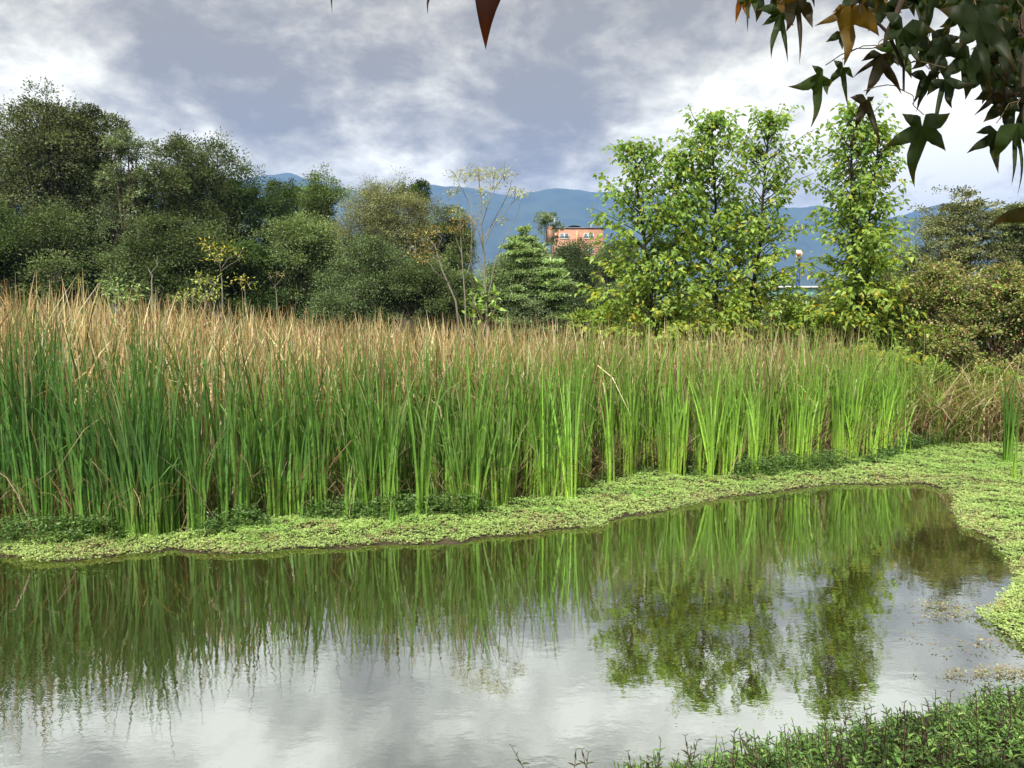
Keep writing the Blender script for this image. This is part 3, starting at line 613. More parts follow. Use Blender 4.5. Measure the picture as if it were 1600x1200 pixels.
mb = MB(); box(mb, xa - .2, xb + .2, YP - .2, YP + 4.2, zt, zt + .14, (.5,.5,.5)); mb.build('roof', M_WHITE, root)
# blue mast
c = at(1247, 440, 80); root = empty('sign_mast', (c[0], 80, 0)); tag(root, 'blue mast with a white and red panel between the third and fourth saplings', 'sign')
mb = MB(); box(mb, c[0] - .13, c[0] + .13, 79.9, 80.15, 0, at(1247, 404, 80)[2], (.5,.5,.5)); mb.build('post', M_BLUE, root)
z1 = at(1247, 391, 80)[2]; z0 = at(1247, 405, 80)[2]
mb = MB(); box(mb, c[0] - .38, c[0] + .28, 79.8, 79.88, z0, z1, (.5,.5,.5)); mb.build('panel', M_WHITE, root)
mb = MB(); box(mb, c[0] - .30, c[0] + .1, 79.74, 79.798, z0 + .3, z0 + .6, (.5,.5,.5)); mb.build('red_band', solid_mat('red_paint', (.35,.06,.04), (.45,.09,.06), 3), root)

# ------------------------------------------------------------------ cattails
front_px = [(-200,856),(0,848),(100,846),(200,844),(330,838),(430,818),(560,814),(650,810),(740,806),(850,786),(890,782),(1000,748),(1110,750),(1180,746),(1280,736),(1360,722),(1410,706),(1432,700)]
front = np.array([on_water(a, b)[:2] for a, b in front_px])
fx_, fy_ = front[:, 0], front[:, 1]
def front_y(x): return np.interp(x, fx_, fy_)
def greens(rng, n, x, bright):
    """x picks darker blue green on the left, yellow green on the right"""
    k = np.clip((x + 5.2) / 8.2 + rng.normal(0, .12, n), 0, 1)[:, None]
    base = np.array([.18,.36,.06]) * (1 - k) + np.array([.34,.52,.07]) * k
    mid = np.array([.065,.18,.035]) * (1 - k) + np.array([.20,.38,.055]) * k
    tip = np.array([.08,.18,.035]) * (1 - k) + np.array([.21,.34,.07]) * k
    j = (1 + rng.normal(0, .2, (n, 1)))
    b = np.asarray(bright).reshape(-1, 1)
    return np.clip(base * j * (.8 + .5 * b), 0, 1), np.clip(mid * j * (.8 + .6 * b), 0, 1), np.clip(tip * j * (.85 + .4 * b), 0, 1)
DRY = np.array([(.52,.42,.24),(.41,.29,.155),(.64,.55,.37),(.31,.175,.09),(.47,.34,.21),(.47,.43,.20)])
def clump(x, y, H, nb, seed, bright=0.3, fan=.10, dry=0.12, w=.024, z=0.0, hue=None):
    rng = np.random.default_rng(seed); mb = MB()
    B = np.stack([x + rng.normal(0, .045, nb), y + rng.normal(0, .045, nb), np.full(nb, z - .03)], 1)
    h = H * rng.uniform(.5, 1.03, nb); h[:3] = H * rng.uniform(.93, 1.0, min(3, nb))
    az = rng.uniform(0, 2 * PI, nb); lean = np.abs(rng.normal(0, fan, nb)) + .01; bend = np.abs(rng.normal(0, .09, nb))
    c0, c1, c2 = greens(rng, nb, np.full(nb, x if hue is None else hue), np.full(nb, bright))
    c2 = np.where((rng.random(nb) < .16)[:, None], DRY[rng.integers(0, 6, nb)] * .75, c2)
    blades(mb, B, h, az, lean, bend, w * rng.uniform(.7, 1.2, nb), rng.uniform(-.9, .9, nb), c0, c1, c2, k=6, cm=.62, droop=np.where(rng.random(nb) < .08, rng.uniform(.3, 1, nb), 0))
    nd = rng.binomial(max(2, nb // 3), dry * 2)
    if nd:
        B = np.stack([x + rng.normal(0, .08, nd), y + rng.normal(0, .08, nd), np.full(nd, z)], 1); c = DRY[rng.integers(0, 6, nd)] * rng.uniform(.35, .9, (nd, 1))
        blades(mb, B, H * rng.uniform(.3, .75, nd), rng.uniform(0, 2 * PI, nd), rng.uniform(.1, .6, nd), rng.uniform(0, .3, nd), .013, rng.uniform(0, PI, nd), c, c, c, k=6, droop=np.where(rng.random(nd) < .6, rng.uniform(.2, 1, nd), 0))
    o = mb.build('cattail_clump', M_REED, origin=(x, y, z)); return o
rng = np.random.default_rng(77)
def reed_h(x): return np.interp(x, [-9, -6.5, -5, -2, 1, 5, 9], [3.25, 3.0, 2.55, 2.45, 2.38, 2.36, 2.2])
# clumps that stand out singly
special = [(1574,728,1.95,26,.1,'tall dark green cattail clump alone on the mat at the right edge'),
           (1588,753,1.25,10,.8,'short bright clump in front of the dark lone one at the right edge'),
           (1110,753,2.0,22,1.0,'brightest fanned clump farthest out on the mat in the centre right'),
           (1063,748,1.9,12,.9,'narrow bright clump between two broad fans in the centre right'),
           (1040,742,2.1,26,.9,'broad bright yellow green fan left of the narrow bright clump'),
           (1180,747,2.0,20,.8,'bright clump just right of the brightest fanned clump'),
           (235,838,1.0,9,.5,'short splayed clump with a bent pale leaf at the left front'),
           (740,808,1.9,14,.7,'narrow bright clump reaching the front of the mat near the middle'),
           (656,815,2.1,16,.7,'clump on the front edge of the mat just left of the middle'),
           (617,825,0.45,4,1.0,'tiny single shoot standing in the mat left of the middle'),
           (545,820,0.9,6,.9,'thin short shoots in front of the dark hollow'),
           (1362,722,1.1,16,1.0,'bright low clump at the right end of the cattail front'),
           (1410,712,1.0,9,.8,'last small bright clump at the right end of the front'),
           (890,786,2.1,18,.9,'bright clump at the bend of the shoreline'),
           (18,832,2.2,20,.5,'foremost clump at the left edge of the picture')]
sp = 0
for (a, b, H, nb, br_, lab) in special:
    p = on_water(a, b); o = clump(p[0], p[1], H, nb, 900 + sp, br_, fan=.045 if sp < 2 else .07, dry=.05, w=.03 if sp < 2 else .024, hue=-3.0 if sp == 0 else None); tag(o, lab, 'cattails', 'cattail clumps along the front of the reed bed'); sp += 1
zones = [(-9.5, -3.2, 'dark green cattail clump of the dense front ranks on the left'), (-3.2, 2.0, 'mid green cattail clump of the dense front ranks in the middle'),
         (2.0, 8.2, 'yellow green cattail clump of the dense front ranks on the right')]
k = 0; made = []
for (xa_, xb_, lab) in zones:
    cnt = {0: 100, 1: 92, 2: 88}[zones.index((xa_, xb_, lab))]
    for i in range(cnt):
        x = rng.uniform(xa_, xb_); dy = abs(rng.normal(0, .55)) if i % 2 else rng.uniform(0, .25)
        if vnoise(np.array([x * 1.9]), np.array([3.]), 8)[0] < .45: dy += rng.uniform(.2, .7)
        y = float(front_y(x)) + dy + .15 * (vnoise(np.array([x * 2.]), np.array([0.]), 4)[0] - .5)
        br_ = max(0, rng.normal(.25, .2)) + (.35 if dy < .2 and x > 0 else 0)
        H = float(reed_h(x)) * rng.uniform(.62, 1.08) * (0.93 if dy < .2 else 1)
        o = clump(x, y, H, int(rng.integers(11, 22)), 1000 + k, br_, fan=rng.uniform(.03, .085), dry=.2); 
        rank = 'foremost' if dy < .12 else 'second rank' if dy < .45 else 'inner rank' if dy < .9 else 'rearmost'
        size = 'short' if H < reed_h(x) * .78 else 'tall' if H > reed_h(x) * .92 else 'medium'
        pxx = 800 + 1200 * x / y
        spots = [(60,'at the left edge'),(170,'below the tallest left tree'),(260,'below the forked leafless trunk'),(350,'below the small yellow topped tree'),(450,'below the leafless twig plant'),
                 (550,'below the bright rounded tree'),(640,'below the tan feathery tree'),(720,'below the leaning sapling'),(800,'below the tallest slender sapling'),(880,'below the tiered tree'),
                 (960,'below the brick building'),(1060,'below the leftmost bright sapling'),(1150,'below the second bright sapling'),(1230,'below the third bright sapling'),
                 (1300,'below the low white building'),(1370,'below the rightmost bright sapling'),(9999,'at the far right end')]
        where = next(t for lim, t in spots if pxx < lim)
        hue = 'bright' if br_ > .45 else 'deep green' if x < 0 else 'light green'
        tag(o, f'{size} {hue} {rank} cattail clump {where}', 'cattails', 'cattail clumps along the front of the reed bed'); k += 1
        made.append((x / y, o))
same = {}
for u_, o in sorted(made, key=lambda p: p[0]): same.setdefault(o['label'], []).append(o)
for lb, os_ in same.items():
    if len(os_) > 1:
        for i, o in enumerate(os_): o['label'] = ('leftmost ' if i == 0 else 'rightmost ' if i == len(os_) - 1 else ('second', 'third', 'fourth', 'fifth', 'sixth', 'seventh', 'eighth', 'ninth', 'tenth', 'eleventh', 'twelfth')[min(i - 1, 10)] + ' from left, ') + lb

# the reed bed behind, past counting
def back_y(x): return np.interp(x, [-14, -8, 0, 3, 5, 7, 9, 11], [21, 21, 20.5, 19.5, 18.6, 17.6, 16.6, 16])
n = 46000
rng = np.random.default_rng(5)
y = 9 + (21 - 9) * rng.random(n) ** .9
x = rng.uniform(-.74, .74, n) * y * 1.02
fy = np.where(x < fx_[-1], front_y(x), 99)
depth = y - fy
keep = (depth > .5) & (y < back_y(x)) & (x < np.interp(y, [13, 16, 20], [7.6, 10, 12]))
patch = fbm(x * 1.1, y * 1.1, 31, 3)
keep &= rng.random(n) < np.clip(patch * 2.4 - .25, .25, 1)
keep &= (depth > 1.3) | (vnoise(x * 2.6, y * 1.2, 17) > .42)
x, y, depth, patch = x[keep], y[keep], depth[keep], patch[keep]; n = len(x)
dryp = np.clip(depth / 3.6 - .22 + (fbm(x * .9, y * .9, 131, 3) - .5) * 1.5, 0.06, .80)
dryp *= np.interp(x, [0, 4, 8], [1, .9, .8]) * np.where((depth < 2.2), np.interp(x, [-6.8, -4.8], [.25, 1]), 1)
isdry = rng.random(n) < dryp
h = reed_h(x) * rng.uniform(.74, 1.06, n) * (1 + .20 * (fbm(x * .7, y * .7, 55) - .5) + .16 * (vnoise(x * 3.1, y * 3.1, 56) - .5)) * np.where(x < -5, 1.0, 1)
h = np.where(depth > 2.5, h * np.interp(x, [-9, -6, 0, 8], [.90, .97, 1.0, 1.0]), h)
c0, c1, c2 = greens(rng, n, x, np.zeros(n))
d_ = DRY[rng.integers(0, 6, n)] * np.clip(1.05 + rng.normal(0, .42, (n, 1)), .15, 1.5)
ol = np.array([.24, .28, .08]) * (1 + rng.normal(0, .25, (n, 1)))
half = (~isdry) & (rng.random(n) < np.clip(depth / 3.0, 0, .7))
c2 = np.where(half[:, None], d_ * .8, c2); c1 = np.where(half[:, None], c1 * .4 + ol * .6, c1)
c0 = np.where(isdry[:, None], d_ * .5, c0); c1 = np.where(isdry[:, None], d_ * .85, c1); c2 = np.where(isdry[:, None], d_, c2)
mb = MB(); B = np.stack([x, y, np.zeros(n)], 1)
blades(mb, B, h, rng.uniform(0, 2 * PI, n), np.abs(rng.normal(0, .10, n)), np.abs(rng.normal(0, .12, n)), rng.uniform(.014, .032, n) * np.where(isdry, 1.3, 1), rng.uniform(-1.1, 1.1, n), c0, c1, c2, k=6,
       droop=np.where(rng.random(n) < np.where(isdry, .62, .12), rng.uniform(.15, 1, n), 0))
o = mb.build('reed_bed', M_REED); tag(o, 'deep bed of tan and green reeds filling the middle of the view', 'reeds', kind='stuff')

# dry litter and dark bent stems inside the front of the bed
n = 5200; x = rng.uniform(-9.5, 8.0, n); y = front_y(x) + rng.uniform(.2, 1.6, n)
c = DRY[rng.integers(0, 6, n)] * rng.uniform(.25, .85, (n, 1))
mb = MB(); blades(mb, np.stack([x, y, np.full(n, .0)], 1), rng.uniform(.25, 1.1, n), rng.uniform(0, 2 * PI, n), rng.uniform(.1, .9, n), rng.uniform(0, .5, n), rng.uniform(.008, .016, n), rng.uniform(0, PI, n), c, c, c, k=5, droop=np.where(rng.random(n) < .5, rng.uniform(.1, .8, n), 0))
o = mb.build('dead_reed_litter', M_REED); tag(o, 'broken brown reed leaves tangled between the cattail stems', 'dead leaves', kind='stuff')

# dry sedge tangle on the right behind the mat
n = 9000; x = rng.uniform(7.2, 13, n); y = rng.uniform(14.4, 17.2, n); pt = fbm(x * 1.4, y * 1.4, 91, 3)
kp = pt > .46; x, y = x[kp], y[kp]; n = len(x)
isd = rng.random(n) < .55
d_ = DRY[rng.integers(0, 6, n)] * rng.uniform(.3, 1.35, (n, 1)); g_c = np.array([.20, .28, .06]) * rng.uniform(.5, 1.3, (n, 1))
c = np.where(isd[:, None], d_, g_c)
mb = MB(); blades(mb, np.stack([x, y, np.full(n, .02)], 1), rng.uniform(.4, 1.7, n) * (.6 + .8 * pt[kp]), rng.uniform(0, 2 * PI, n), np.abs(rng.normal(0, .38, n)), rng.uniform(.05, .6, n), rng.uniform(.012, .032, n), rng.uniform(0, PI, n), c * .6, c, c, k=6, droop=np.where(rng.random(n) < .45, rng.uniform(.1, 1, n), 0))
o = mb.build('dry_sedge', M_REED); tag(o, 'tangled pale dry sedge behind the green mat on the right', 'sedge', kind='stuff')
gr = 'young cattail clumps before the dry sedge'
for i, (a, b) in enumerate([(1436,694),(1452,692),(1468,690),(1500,690),(1522,689),(1535,691),(1556,690),(1484,692)]):
    p = on_water(a, b); o = clump(p[0], p[1], rng.uniform(.5, 1.0), 10, 1500 + i, .9, fan=.08, dry=.1); tag(o, ('first','third','fourth','sixth','seventh','eighth','ninth and last','fifth')[i] .replace('third','second') .replace('fourth','third').replace('fifth','fourth').replace('sixth','fifth').replace('seventh','sixth').replace('eighth','seventh').replace('ninth and last','last') + ' young green cattail clump from the left at the foot of the dry sedge', 'cattails', gr)

# ------------------------------------------------------------------ floating mat of pond weed + undergrowth
def rosettes(mb, x, y, z, size, cols, rng, per=5, tilt=.5, lw=.45):
    n = len(x); ci = np.repeat(np.arange(n), per); m_ = n * per
    az = rng.uniform(0, 2 * PI, m_); D = np.stack([np.cos(az), np.sin(az), rng.normal(.25, tilt * .5, m_)], 1)
    P = np.stack([x[ci], y[ci], z[ci]], 1) + D * (size[ci] * .25)[:, None]
    Nn = np.stack([rng.normal(0, tilt, m_), rng.normal(-.1, tilt, m_), np.ones(m_)], 1)
    Ls = size[ci] * rng.uniform(.6, 1.2, m_)
    leaves(mb, P, D, Nn, Ls, Ls * lw, np.clip(cols[ci] * (1 + rng.normal(0, .16, (m_, 1))), 0, 1), fold=.2)
rng = np.random.default_rng(12)
n = 420000
y = 5.4 + (15.6 - 5.4) * rng.random(n); x = rng.uniform(-.72, .80, n) * y
wob = .14 * (fbm(x * 2.2, y * 2.2, 61, 4) - .5) * 2
ins = in_poly(x, y, pond); dd = dist_poly(x, y, pond)
sd_ = np.where(ins, -dd, dd)
reedf = np.where(x < 7.6, front_y(x), 14.9)
ok = (sd_ + wob * .9 > -0.03) & (y < reedf + 1.0) & (~near_side(x, y)) & (y > np.where(x > 4, 5.2, 7))
dens = np.clip((sd_ + wob * .9 + .03) / .06, .3, 1) * np.where(y > reedf, .35, 1)
bank = np.clip((x - 6.2) / 2.0, 0, 1) * np.clip((11.6 - y) / 1.6, 0, 1)
ok &= rng.random(n) < dens * .60
x, y, sd_, bank, wob = x[ok], y[ok], sd_[ok], bank[ok], wob[ok]; n = len(x)
hum = fbm(x * 1.7, y * 1.7, 71, 3); yf = np.clip(1 - sd_ / .55, 0, 1)
k1 = hum[:, None]
cols = np.array([.23,.42,.09]) * (1 - k1) + np.array([.47,.62,.21]) * k1
cols = cols * (1 - .45 * yf[:, None]) + np.array([.44,.50,.22]) * .45 * yf[:, None]
br2 = (fbm(x * 2.6, y * 2.6, 81, 3) > .57) & (sd_ < .9)
cols = np.where((br2 & (rng.random(n) < .3))[:, None], np.array([.40,.34,.18]), cols)
bk = rng.random(n) < bank * .6
cols = np.where(bk[:, None], np.array([.34,.29,.16]) * rng.uniform(.6, 1.2, (n, 1)), cols)
z = .02 + .085 * np.clip((sd_ + wob) / .4, 0, 1) * fbm(x * 5, y * 5, 99, 2) + .03 * rng.random(n)
mb = MB(); rosettes(mb, x, y, z, rng.uniform(.014, .030, n), cols, rng, per=6)
o = mb.build('pond_weed_mat', M_MAT); tag(o, 'bright green mat of small leaved pond weed along the far shore', 'pond weed', kind='stuff')
# mat bed: soft brown-green litter sheet beneath the leaves
# undergrowth between cattail bases
n = 26000; x = rng.uniform(-8.5, 8.2, n); y = front_y(x) + rng.uniform(-.28, .9, n)
pt = fbm(x * 1.3, y * 1.3, 44, 3); kp = (pt > .44); x, y, pt = x[kp], y[kp], pt[kp]; n = len(x)
ins = in_poly(x, y, pond); x, y, pt = x[~ins], y[~ins], pt[~ins]; n = len(x)
cols = np.array([.055,.13,.035]) * (1 - pt[:, None]) + np.array([.14,.24,.06]) * pt[:, None]
z = rng.random(n) * np.clip((pt - .44) * 2.4, .04, .30)
mb = MB(); rosettes(mb, x, y, z + .03, rng.uniform(.03, .055, n), cols * rng.uniform(.7, 1.3, (n, 1)), rng, per=5, tilt=.7)
o = mb.build('leafy_undergrowth', M_MAT); tag(o, 'low dark leafy herbs growing between the cattail bases', 'undergrowth', kind='stuff')
# floating scraps on the right of the pond
n = 560; cx_ = rng.choice(5, n); cen = np.array([on_water(a, b)[:2] for a, b in [(1500,962),(1475,948),(1540,1056),(1590,1052),(1555,1008)]])
spn = np.array([(.22,.06),(.16,.05),(.22,.035),(.18,.04),(.35,.10)])
xy = cen[cx_] + rng.normal(size=(n, 2)) * spn[cx_]
mb = MB(); rosettes(mb, xy[:, 0], xy[:, 1], np.full(n, .008) + .02 * rng.random(n), rng.uniform(.015, .03, n), pal(rng, n, [(.34,.30,.18),(.24,.29,.12),(.28,.22,.13)]), rng, per=3)
o = mb.build('floating_weed', M_MAT); tag(o, 'loose brown scraps of weed floating on the right side of the pond', 'pond weed', kind='stuff')

# ------------------------------------------------------------------ near bank: leafy herbs
def herb(mb, x, y, z, h, rng, cols, n_lv=9, lf=.05, stemc=(.10,.05,.04)):
    az = rng.uniform(0, 2 * PI); ln = abs(rng.normal(0, .25)); top = np.array([x + math.cos(az) * h * ln, y + math.sin(az) * h * ln, z + h])
    P = curve_pts((x, y, z), top, 4, 0, .006, rng); tube(mb, P, np.linspace(.0022, .0012, 4), stemc, 4)
    m_ = n_lv * 2; u = np.repeat(np.linspace(.25, 1, n_lv), 2)
    bp = np.stack([np.interp(u, np.linspace(0, 1, 4), P[:, j]) for j in range(3)], 1)
    a2 = np.tile([0, PI], n_lv) + np.repeat(np.arange(n_lv) * 1.57, 2) + rng.normal(0, .25, m_)
    D = np.stack([np.cos(a2), np.sin(a2), rng.uniform(.3, 1.1, m_)], 1)
    L_ = lf * rng.uniform(.6, 1.15, m_) * np.interp(u, [.2, .8, 1], [1, 1, .6])
    Nn = np.stack([-D[:, 0] * .8, -D[:, 1] * .8, np.ones(m_)], 1) + rng.normal(0, .15, (m_, 3))
    leaves(mb, bp, D, Nn, L_, L_ * .34, pal(rng, m_, cols, .15), fold=.25, kind='broad', droop=.1)
rng = np.random.default_rng(23)
HB = [(.105,.22,.042),(.14,.28,.055),(.065,.14,.032),(.22,.34,.09),(.08,.17,.04)]
HD = [(.05,.07,.028),(.07,.055,.03),(.06,.09,.03)]
# bank herbs: density by position
mb = MB(); cnt = 0
for _ in range(11000):
    x = rng.uniform(-1.4, 4.6); y = rng.uniform(1.9, 5.4)
    ye = float(np.interp(x, near_edge[::-1][:, 0], near_edge[::-1][:, 1]))
    if y > ye + .02 or x > 1.1 * y + .4: continue
    cover = np.interp(x, [-1.2, .1, .5, 1.1], [.06, .28, .85, 1.0])
    if rng.random() > cover: continue
    z = float(ground_z(np.array([x]), np.array([y]))[0])
    d = ye - y
    h = rng.uniform(.07, .24) * (1.35 if rng.random() < .12 else 1) * (.6 + .8 * vnoise(np.array([x * 2.5]), np.array([y * 2.5]), 7)[0]) * np.interp(x, [0, 1.5, 3.5], [.6, .75, .80])
    if x < .1: h *= .6
    herb(mb, x, y, z - .01, h, rng, HB if rng.random() < .84 else HD, n_lv=6, lf=rng.uniform(.028, .052)); cnt += 1
    if cnt > 5600: break
o = mb.build('bank_herbs', M_MAT); tag(o, 'leafy green herbs crowding the near bank at lower right', 'herbs', kind='stuff')
# sprigs that rise clear of the rest
spr = [(617,1186,.13),(661,1178,.16),(727,1184,.13),(776,1192,.1),(830,1188,.12),(860,1174,.18),(893,1180,.15),(919,1178,.17),(948,1184,.14),(985,1176,.18),(1020,1172,.16),(1061,1150,.22),(1092,1155,.2),
       (1165,1140,.24),(1198,1132,.24),(1229,1140,.2),(1285,1112,.28),(1306,1110,.24),(1334,1108,.26),(1357,1112,.22),(1376,1120,.24),(1420,1112,.24),(1455,1116,.24),(1481,1090,.30),(1542,1074,.30),(1581,1076,.28)]
for i, (a, b, h) in enumerate(spr):
    # stand it on the bank where its tip meets the sight line
    d = ray(a, b); best = None
    for Y_ in np.arange(2.2, 5.6, .02):
        p = at(a, b, Y_); gz = float(ground_z(np.array([p[0]]), np.array([Y_]))[0])
        if .06 < p[2] - gz <= h + .10 and near_side(np.array([p[0]]), np.array([Y_]))[0]: best = (p, gz, Y_); break
    if best is None: continue
    p, gz, Y_ = best; mb = MB(); herb(mb, p[0], Y_, gz - .01, p[2] - gz + .01, rng, HD + HB[2:3], n_lv=7, lf=rng.uniform(.024, .04), stemc=(.12, .05, .05))
    o = mb.build('herb_sprig', M_MAT, origin=(p[0], Y_, gz)); j = i if a < 1040 else i - 11; ordw = ('leftmost','second','third','fourth','fifth','sixth','seventh','eighth','ninth','tenth','eleventh','twelfth','thirteenth','fourteenth','fifteenth')[j]
    tag(o, ordw + (' thin dark reddish herb sprig from the left against the water at the bottom' if a < 1040 else ' dark herb sprig from the left rising above the leafy near bank'), 'sprig', 'herb sprigs along the near bank' if a < 1040 else 'herb sprigs over the leafy bank')

# ------------------------------------------------------------------ overhanging sweetgum branch
root = empty('maple_tree', (3.4, -1.6, 1.0)); tag(root, 'maple tree overhead, its dark star shaped leaves hanging in at the top right', 'tree')
def wp(px, py, d): # a point at depth d along the view axis
    return np.array([0, 0, CAM_H]) + ray(px, py) * d
def star_leaf(base, tips, depth, c, rng):
    """pointed lobes round a common centre; sinuses between neighbours, tips bent out of the plane"""
    mb = MB(); b = np.array(base, float); T = np.array(tips, float); Lt = np.linalg.norm(T - b, axis=1); main = T[np.argmax(Lt)]; mx = Lt.max()
    C = b + (main - b) * .16; ang0 = math.atan2(*(main - C)[::-1])
    A = np.arctan2((T - C)[:, 1], (T - C)[:, 0]) - ang0; A = (A + PI) % (2 * PI) - PI
    o = np.argsort(A); T = T[o]; A = A[o] + ang0; Lt = np.linalg.norm(T - C, axis=1); n = len(T)
    tz = rng.normal(0, .030, n) + .012
    def S(i, j): # sinus between lobes i and j
        if j < 0 or j >= n or A[j] - A[i] > 2.2 or A[i] - A[j] > 2.2:
            sg = -1 if j < i else 1; a_ = A[i] + sg * .85; return C + np.array([math.cos(a_), math.sin(a_)]) * min(.40 * Lt[i], .25 * mx), 0.0
        a_ = (A[i] + A[j]) / 2; r = .47 * min(Lt[i], Lt[j]) * min(1, .75 + .25 * abs(A[i] - A[j])); return C + np.array([math.cos(a_), math.sin(a_)]) * r, (tz[i] + tz[j]) * .12
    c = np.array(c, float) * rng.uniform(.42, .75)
    for i in range(n):
        (sl, zl), (sr, zr) = S(i, i - 1), S(i, i + 1); t = T[i]; V = []; cc = []; d = (t - C) / Lt[i]; pr = np.array([-d[1], d[0]])
        us = np.array([0, .14, .30, .48, .66, .84, 1.0]); bow = rng.normal(0, .05) * Lt[i]
        for u in us:
            m_ = sl * 0 + C + (t - C) * (np.dot((sl + sr) / 2 - C, d) / Lt[i] * (1 - u) * 1.0 + u) + pr * bow * math.sin(u * PI)
            wL = np.dot(sl - C, pr); wR = np.dot(sr - C, pr); f = (1 - u) ** 1.0 + .30 * math.sin(u * PI) * (1 - u) ** 1.1
            wav = 1 + .05 * math.sin(u * 23 + i)
            zc = tz[i] * u ** 1.5 + .010 * math.sin(u * 5 + i); ze = zc + .006 * f
            l_ = m_ + pr * wL * f * wav if u > 0 else sl; r_ = m_ + pr * wR * f * wav if u > 0 else sr
            V += [wp(l_[0], l_[1], depth + (zl if u == 0 else ze)), wp(m_[0], m_[1], depth + zc), wp(r_[0], r_[1], depth + (zr if u == 0 else ze))]
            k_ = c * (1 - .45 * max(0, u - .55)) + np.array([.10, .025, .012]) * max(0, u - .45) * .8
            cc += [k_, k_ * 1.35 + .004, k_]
        V.append(wp(C[0], C[1], depth)); cc.append(c * 1.3)
        q = []
        for k in range(6): a = 3 * k; q += [(a, a + 1, a + 4, a + 3), (a + 1, a + 2, a + 5, a + 4)]
        mb.add(V, q=q, t=[(21, 1, 0), (21, 2, 1)], c=np.array(cc))
    return mb
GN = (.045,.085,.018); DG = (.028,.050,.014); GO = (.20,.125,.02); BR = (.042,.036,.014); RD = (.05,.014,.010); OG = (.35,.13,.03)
LV = [ # base px, tips px, depth, colour
 ((1162,-18),[(1149,38),(1172,30),(1140,-10)],1.5,OG), ((1168,-28),[(1168,52),(1180,20),(1152,10)],1.45,GN),
 ((1218,5),[(1205,92),(1231,98),(1182,16),(1190,40),(1240,40)],1.4,GN), ((1246,-20),[(1249,101),(1228,50),(1270,44)],1.38,BR),
 ((1225,-20),[(1240,42),(1262,20),(1215,30)],1.42,GO),
 ((1322,-8),[(1318,104),(1272,41),(1374,57),(1300,20)],1.35,GO), ((1346,-25),[(1343,32),(1356,20),(1330,15)],1.33,BR),
 ((1322,48),[(1316,78),(1290,66),(1332,70)],1.5,DG), ((1290,102),[(1266,201),(1230,135),(1293,149),(1268,102)],1.4,GN),
 ((1316,93),[(1325,168),(1296,136),(1334,122),(1302,94)],1.45,DG), ((1372,72),[(1352,150),(1409,148),(1332,122),(1405,104),(1345,96)],1.35,BR),
 ((1350,142),[(1336,203),(1377,231),(1328,152),(1366,150)],1.32,BR), ((1405,32),[(1415,108),(1463,49),(1442,104),(1380,64),(1378,20)],1.38,DG),
 ((1474,52),[(1458,111),(1500,95),(1456,140),(1502,57)],1.42,DG), ((1452,108),[(1424,165),(1420,116),(1432,176),(1470,112)],1.45,DG),
 ((1478,106),[(1523,130),(1459,215),(1488,170),(1494,108),(1448,150)],1.36,DG), ((1443,179),[(1429,293),(1380,231),(1478,236),(1485,176),(1409,177)],1.3,GN),
 ((1525,8),[(1548,155),(1497,76),(1589,114),(1466,14),(1580,12)],1.28,DG), ((1490,-20),[(1482,50),(1500,40),(1466,8)],1.45,GN),
 ((1545,-10),[(1538,66),(1570,50),(1510,40)],1.34,DG), ((1582,30),[(1603,52),(1560,90),(1530,52),(1600,110)],1.4,DG),
 ((1604,52),[(1585,100),(1572,84),(1612,95)],1.33,DG), ((1568,136),[(1521,181),(1538,142),(1562,176),(1592,150)],1.4,BR),
 ((1557,192),[(1560,272),(1510,240),(1524,208),(1580,222)],1.3,DG), ((1592,170),[(1589,308),(1552,250),(1612,250),(1580,291)],1.25,GN),
 ((1605,150),[(1580,210),(1620,240),(1570,172)],1.36,DG), ((1640,318),[(1545,354),(1606,400),(1690,380),(1600,300)],.95,(.09,.08,.018)),
 ((1395,0),[(1374,24),(1410,20),(1388,30)],1.5,DG), ((1430,-15),[(1434,25),(1450,10),(1415,12)],1.48,GN),
 ((1590,-12),[(1605,40),(1560,28),(1580,45)],1.42,DG), ((1255,-30),[(1272,14),(1290,0),(1262,12)],1.5,DG),
 ((1510,-30),[(1470,12),(1510,20),(1525,5)],1.36,GN), ((1370,-30),[(1362,30),(1385,10),(1352,14)],1.4,GO),
 ((771,-90),[(759,78),(700,-62),(842,-60)],1.2,RD), ((674,-30),[(669,24),(664,-4),(686,-6)],1.3,RD), ((514,-30),[(519,23),(510,-10),(526,-8)],1.35,RD)]
rng = np.random.default_rng(3)
br_m = MB()
tw = (.035, .025, .018)
main_b = [wp(1800, -380, 1.9), wp(1560, -200, 1.7), wp(1440, -70, 1.5), wp(1412, -5, 1.42), wp(1398, 28, 1.4), wp(1386, 50, 1.4), wp(1382, 72, 1.4)]
tube(br_m, main_b, [.018, .014, .009, .006, .0048, .004, .0035], tw, 7)
tube(br_m, [wp(1386, 50, 1.4), wp(1400, 78, 1.4), wp(1412, 104, 1.4), wp(1412, 142, 1.4)], [.003, .003, .0025, .002], tw, 5)
tube(br_m, [wp(1386, 50, 1.4), wp(1366, 30, 1.4), wp(1345, 5, 1.4), wp(1300, -40, 1.42), wp(1190, -60, 1.5)], [.003, .0025, .0025, .003, .002], tw, 5)
tube(br_m, [wp(1560, -200, 1.7), wp(1590, -40, 1.5), wp(1600, 60, 1.4), wp(1598, 160, 1.38), wp(1612, 300, 1.1)], [.008, .006, .005, .004, .002], tw, 6)
tube(br_m, [wp(1440, -70, 1.5), wp(1500, -40, 1.4), wp(1530, 2, 1.34)], [.004, .003, .0025], tw, 5)
tube(br_m, [wp(1300, -260, 1.8), wp(900, -160, 1.4), wp(765, -80, 1.25), wp(670, -60, 1.3), wp(512, -60, 1.35)], [.010, .006, .004, .003, .002], tw, 5)
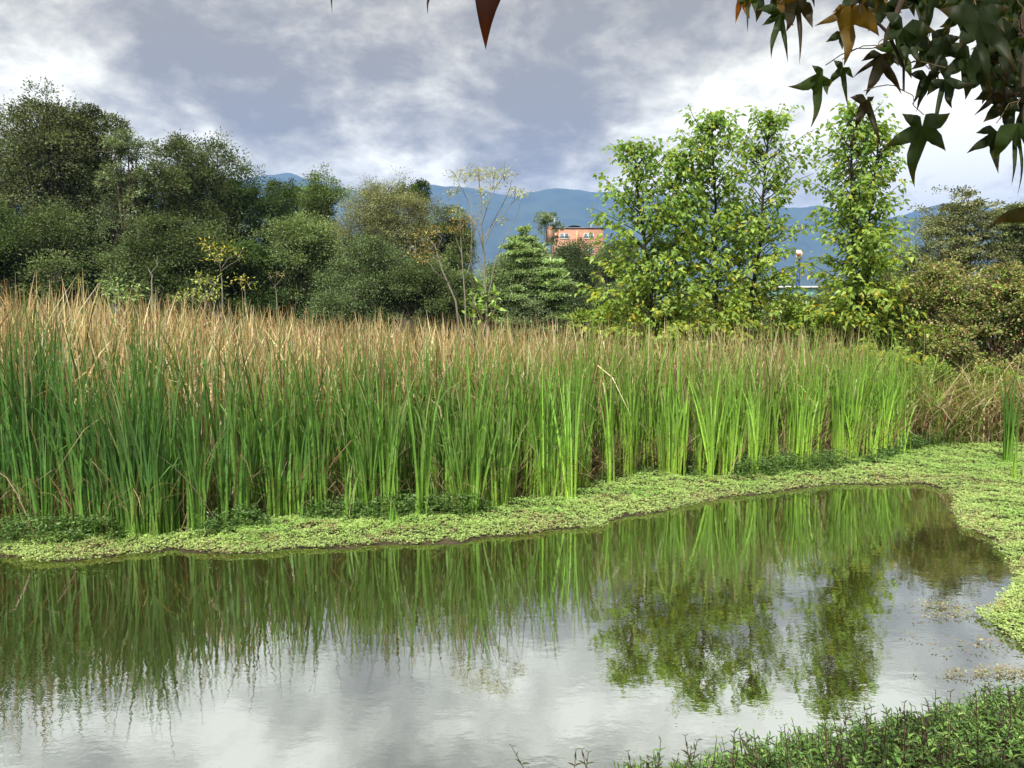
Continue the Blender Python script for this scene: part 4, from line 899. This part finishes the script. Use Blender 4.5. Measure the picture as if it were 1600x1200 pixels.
twigs_end = [wp(1412, 142, 1.4), wp(1382, 72, 1.4), wp(1412, 104, 1.4), wp(1345, 5, 1.4), wp(1598, 160, 1.38), wp(1600, 60, 1.4), wp(1530, 2, 1.34), wp(1300, -40, 1.42), wp(1190, -60, 1.5), wp(1440, -70, 1.5), wp(765, -80, 1.25), wp(670, -60, 1.3), wp(512, -60, 1.35), wp(1612, 300, 1.1), wp(1398, 28, 1.4)]
lf_objs = []
for _ in range(42):                                                   # the thicker leafage towards the right edge
    a, b = rng.uniform(1395, 1660), rng.uniform(-60, 10)
    q_ = rng.random()
    if q_ < .4: a, b = rng.uniform(1530, 1680), rng.uniform(0, 200)
    elif q_ < .7: a, b = rng.uniform(1390, 1600), rng.uniform(-10, 80)
    elif q_ < .8: a, b = rng.uniform(1180, 1380), rng.uniform(-60, -15)
    sz = rng.uniform(48, 88); a0 = PI / 2 + rng.normal(0, .35); tp = [(a + math.cos(a0 + o_) * sz * l_, b + math.sin(a0 + o_) * sz * l_) for o_, l_ in ((0, 1), (.85, .78), (-.85, .78), (1.75, .5), (-1.75, .5))]
    LV.append(((a, b), tp, rng.uniform(1.42, 1.75), [DG, GN, DG, DG][rng.integers(0, 4)]))
for (b, tips, d, c) in LV:
    B = wp(b[0], b[1], d)
    j = np.argmin([np.linalg.norm(B - q) for q in twigs_end]); q = twigs_end[j]
    tube(br_m, curve_pts(q, B, 5, .01, .003, rng), np.full(5, .0009), (.10, .07, .04), 4)
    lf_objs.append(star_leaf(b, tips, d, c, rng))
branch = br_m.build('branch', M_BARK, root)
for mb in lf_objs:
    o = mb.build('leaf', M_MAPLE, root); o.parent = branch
# trunk and crown overhead (the tree's shade falls on the hanging leaves)
tm = MB(); tube(tm, curve_pts((3.4,-1.6,.7), (2.2,-1.2,5.2), 8, 0, .05, rng), np.linspace(.16, .08, 8), (.11,.09,.07), 10)
for e in [(.8,.6,4.9),(1.9,1.5,4.5),(3.6,1.2,4.7),(-1.0,.2,5.2),(-2.6,-.8,5.4),(1.0,-2.6,5.8),(3.2,-3.0,5.6),(-.8,-2.4,6.2)]:
    tube(tm, curve_pts((2.45,-1.28,4.2), e, 6, .15, .05, rng), np.linspace(.055, .015, 6), (.09,.075,.06), 6)
tube(tm, curve_pts((2.45,-1.28,4.2), main_b[0], 6, .25, .03, rng), np.linspace(.04, .018, 6), (.07,.055,.045), 6)
tm.build('trunk', M_BARK, root)
n = 15000; u = unit(rng.normal(size=(n, 3))) * rng.random((n, 1)) ** .4; P = np.array([1.1, -2.15, 5.0]) + u * np.array([3.7, 2.0, .9])
P = P[(P[:, 2] > CAM_H + .62 + .42 * np.maximum(P[:, 1], 0) + .15)]; n = len(P)
fm = MB(); leaves(fm, P, rng.normal(size=(n, 3)) + np.array([0, 0, -.4]), rng.normal(0, .5, (n, 3)) + np.array([0, 0, 1]), rng.uniform(.09, .16, n), rng.uniform(.08, .14, n), pal(rng, n, [GN, DG, BR]), kind='broad')
fm.build('crown', M_MAPLE, root)

# ------------------------------------------------------------------ haze
mb = MB(); box(mb, -6500, 6500, -400, 6000, -9, 560, (.5,.5,.5))
m, nt_, o_ = new_mat('haze')
pv = nt_.nodes.new('ShaderNodeVolumePrincipled'); pv.inputs['Color'].default_value = (.215, .405, .92, 1); pv.inputs['Density'].default_value = 0.00026; pv.inputs['Anisotropy'].default_value = 0.0
nt_.links.new(pv.outputs[0], o_.inputs['Volume']); hz = mb.build('haze', m); tag(hz, kind='stuff')
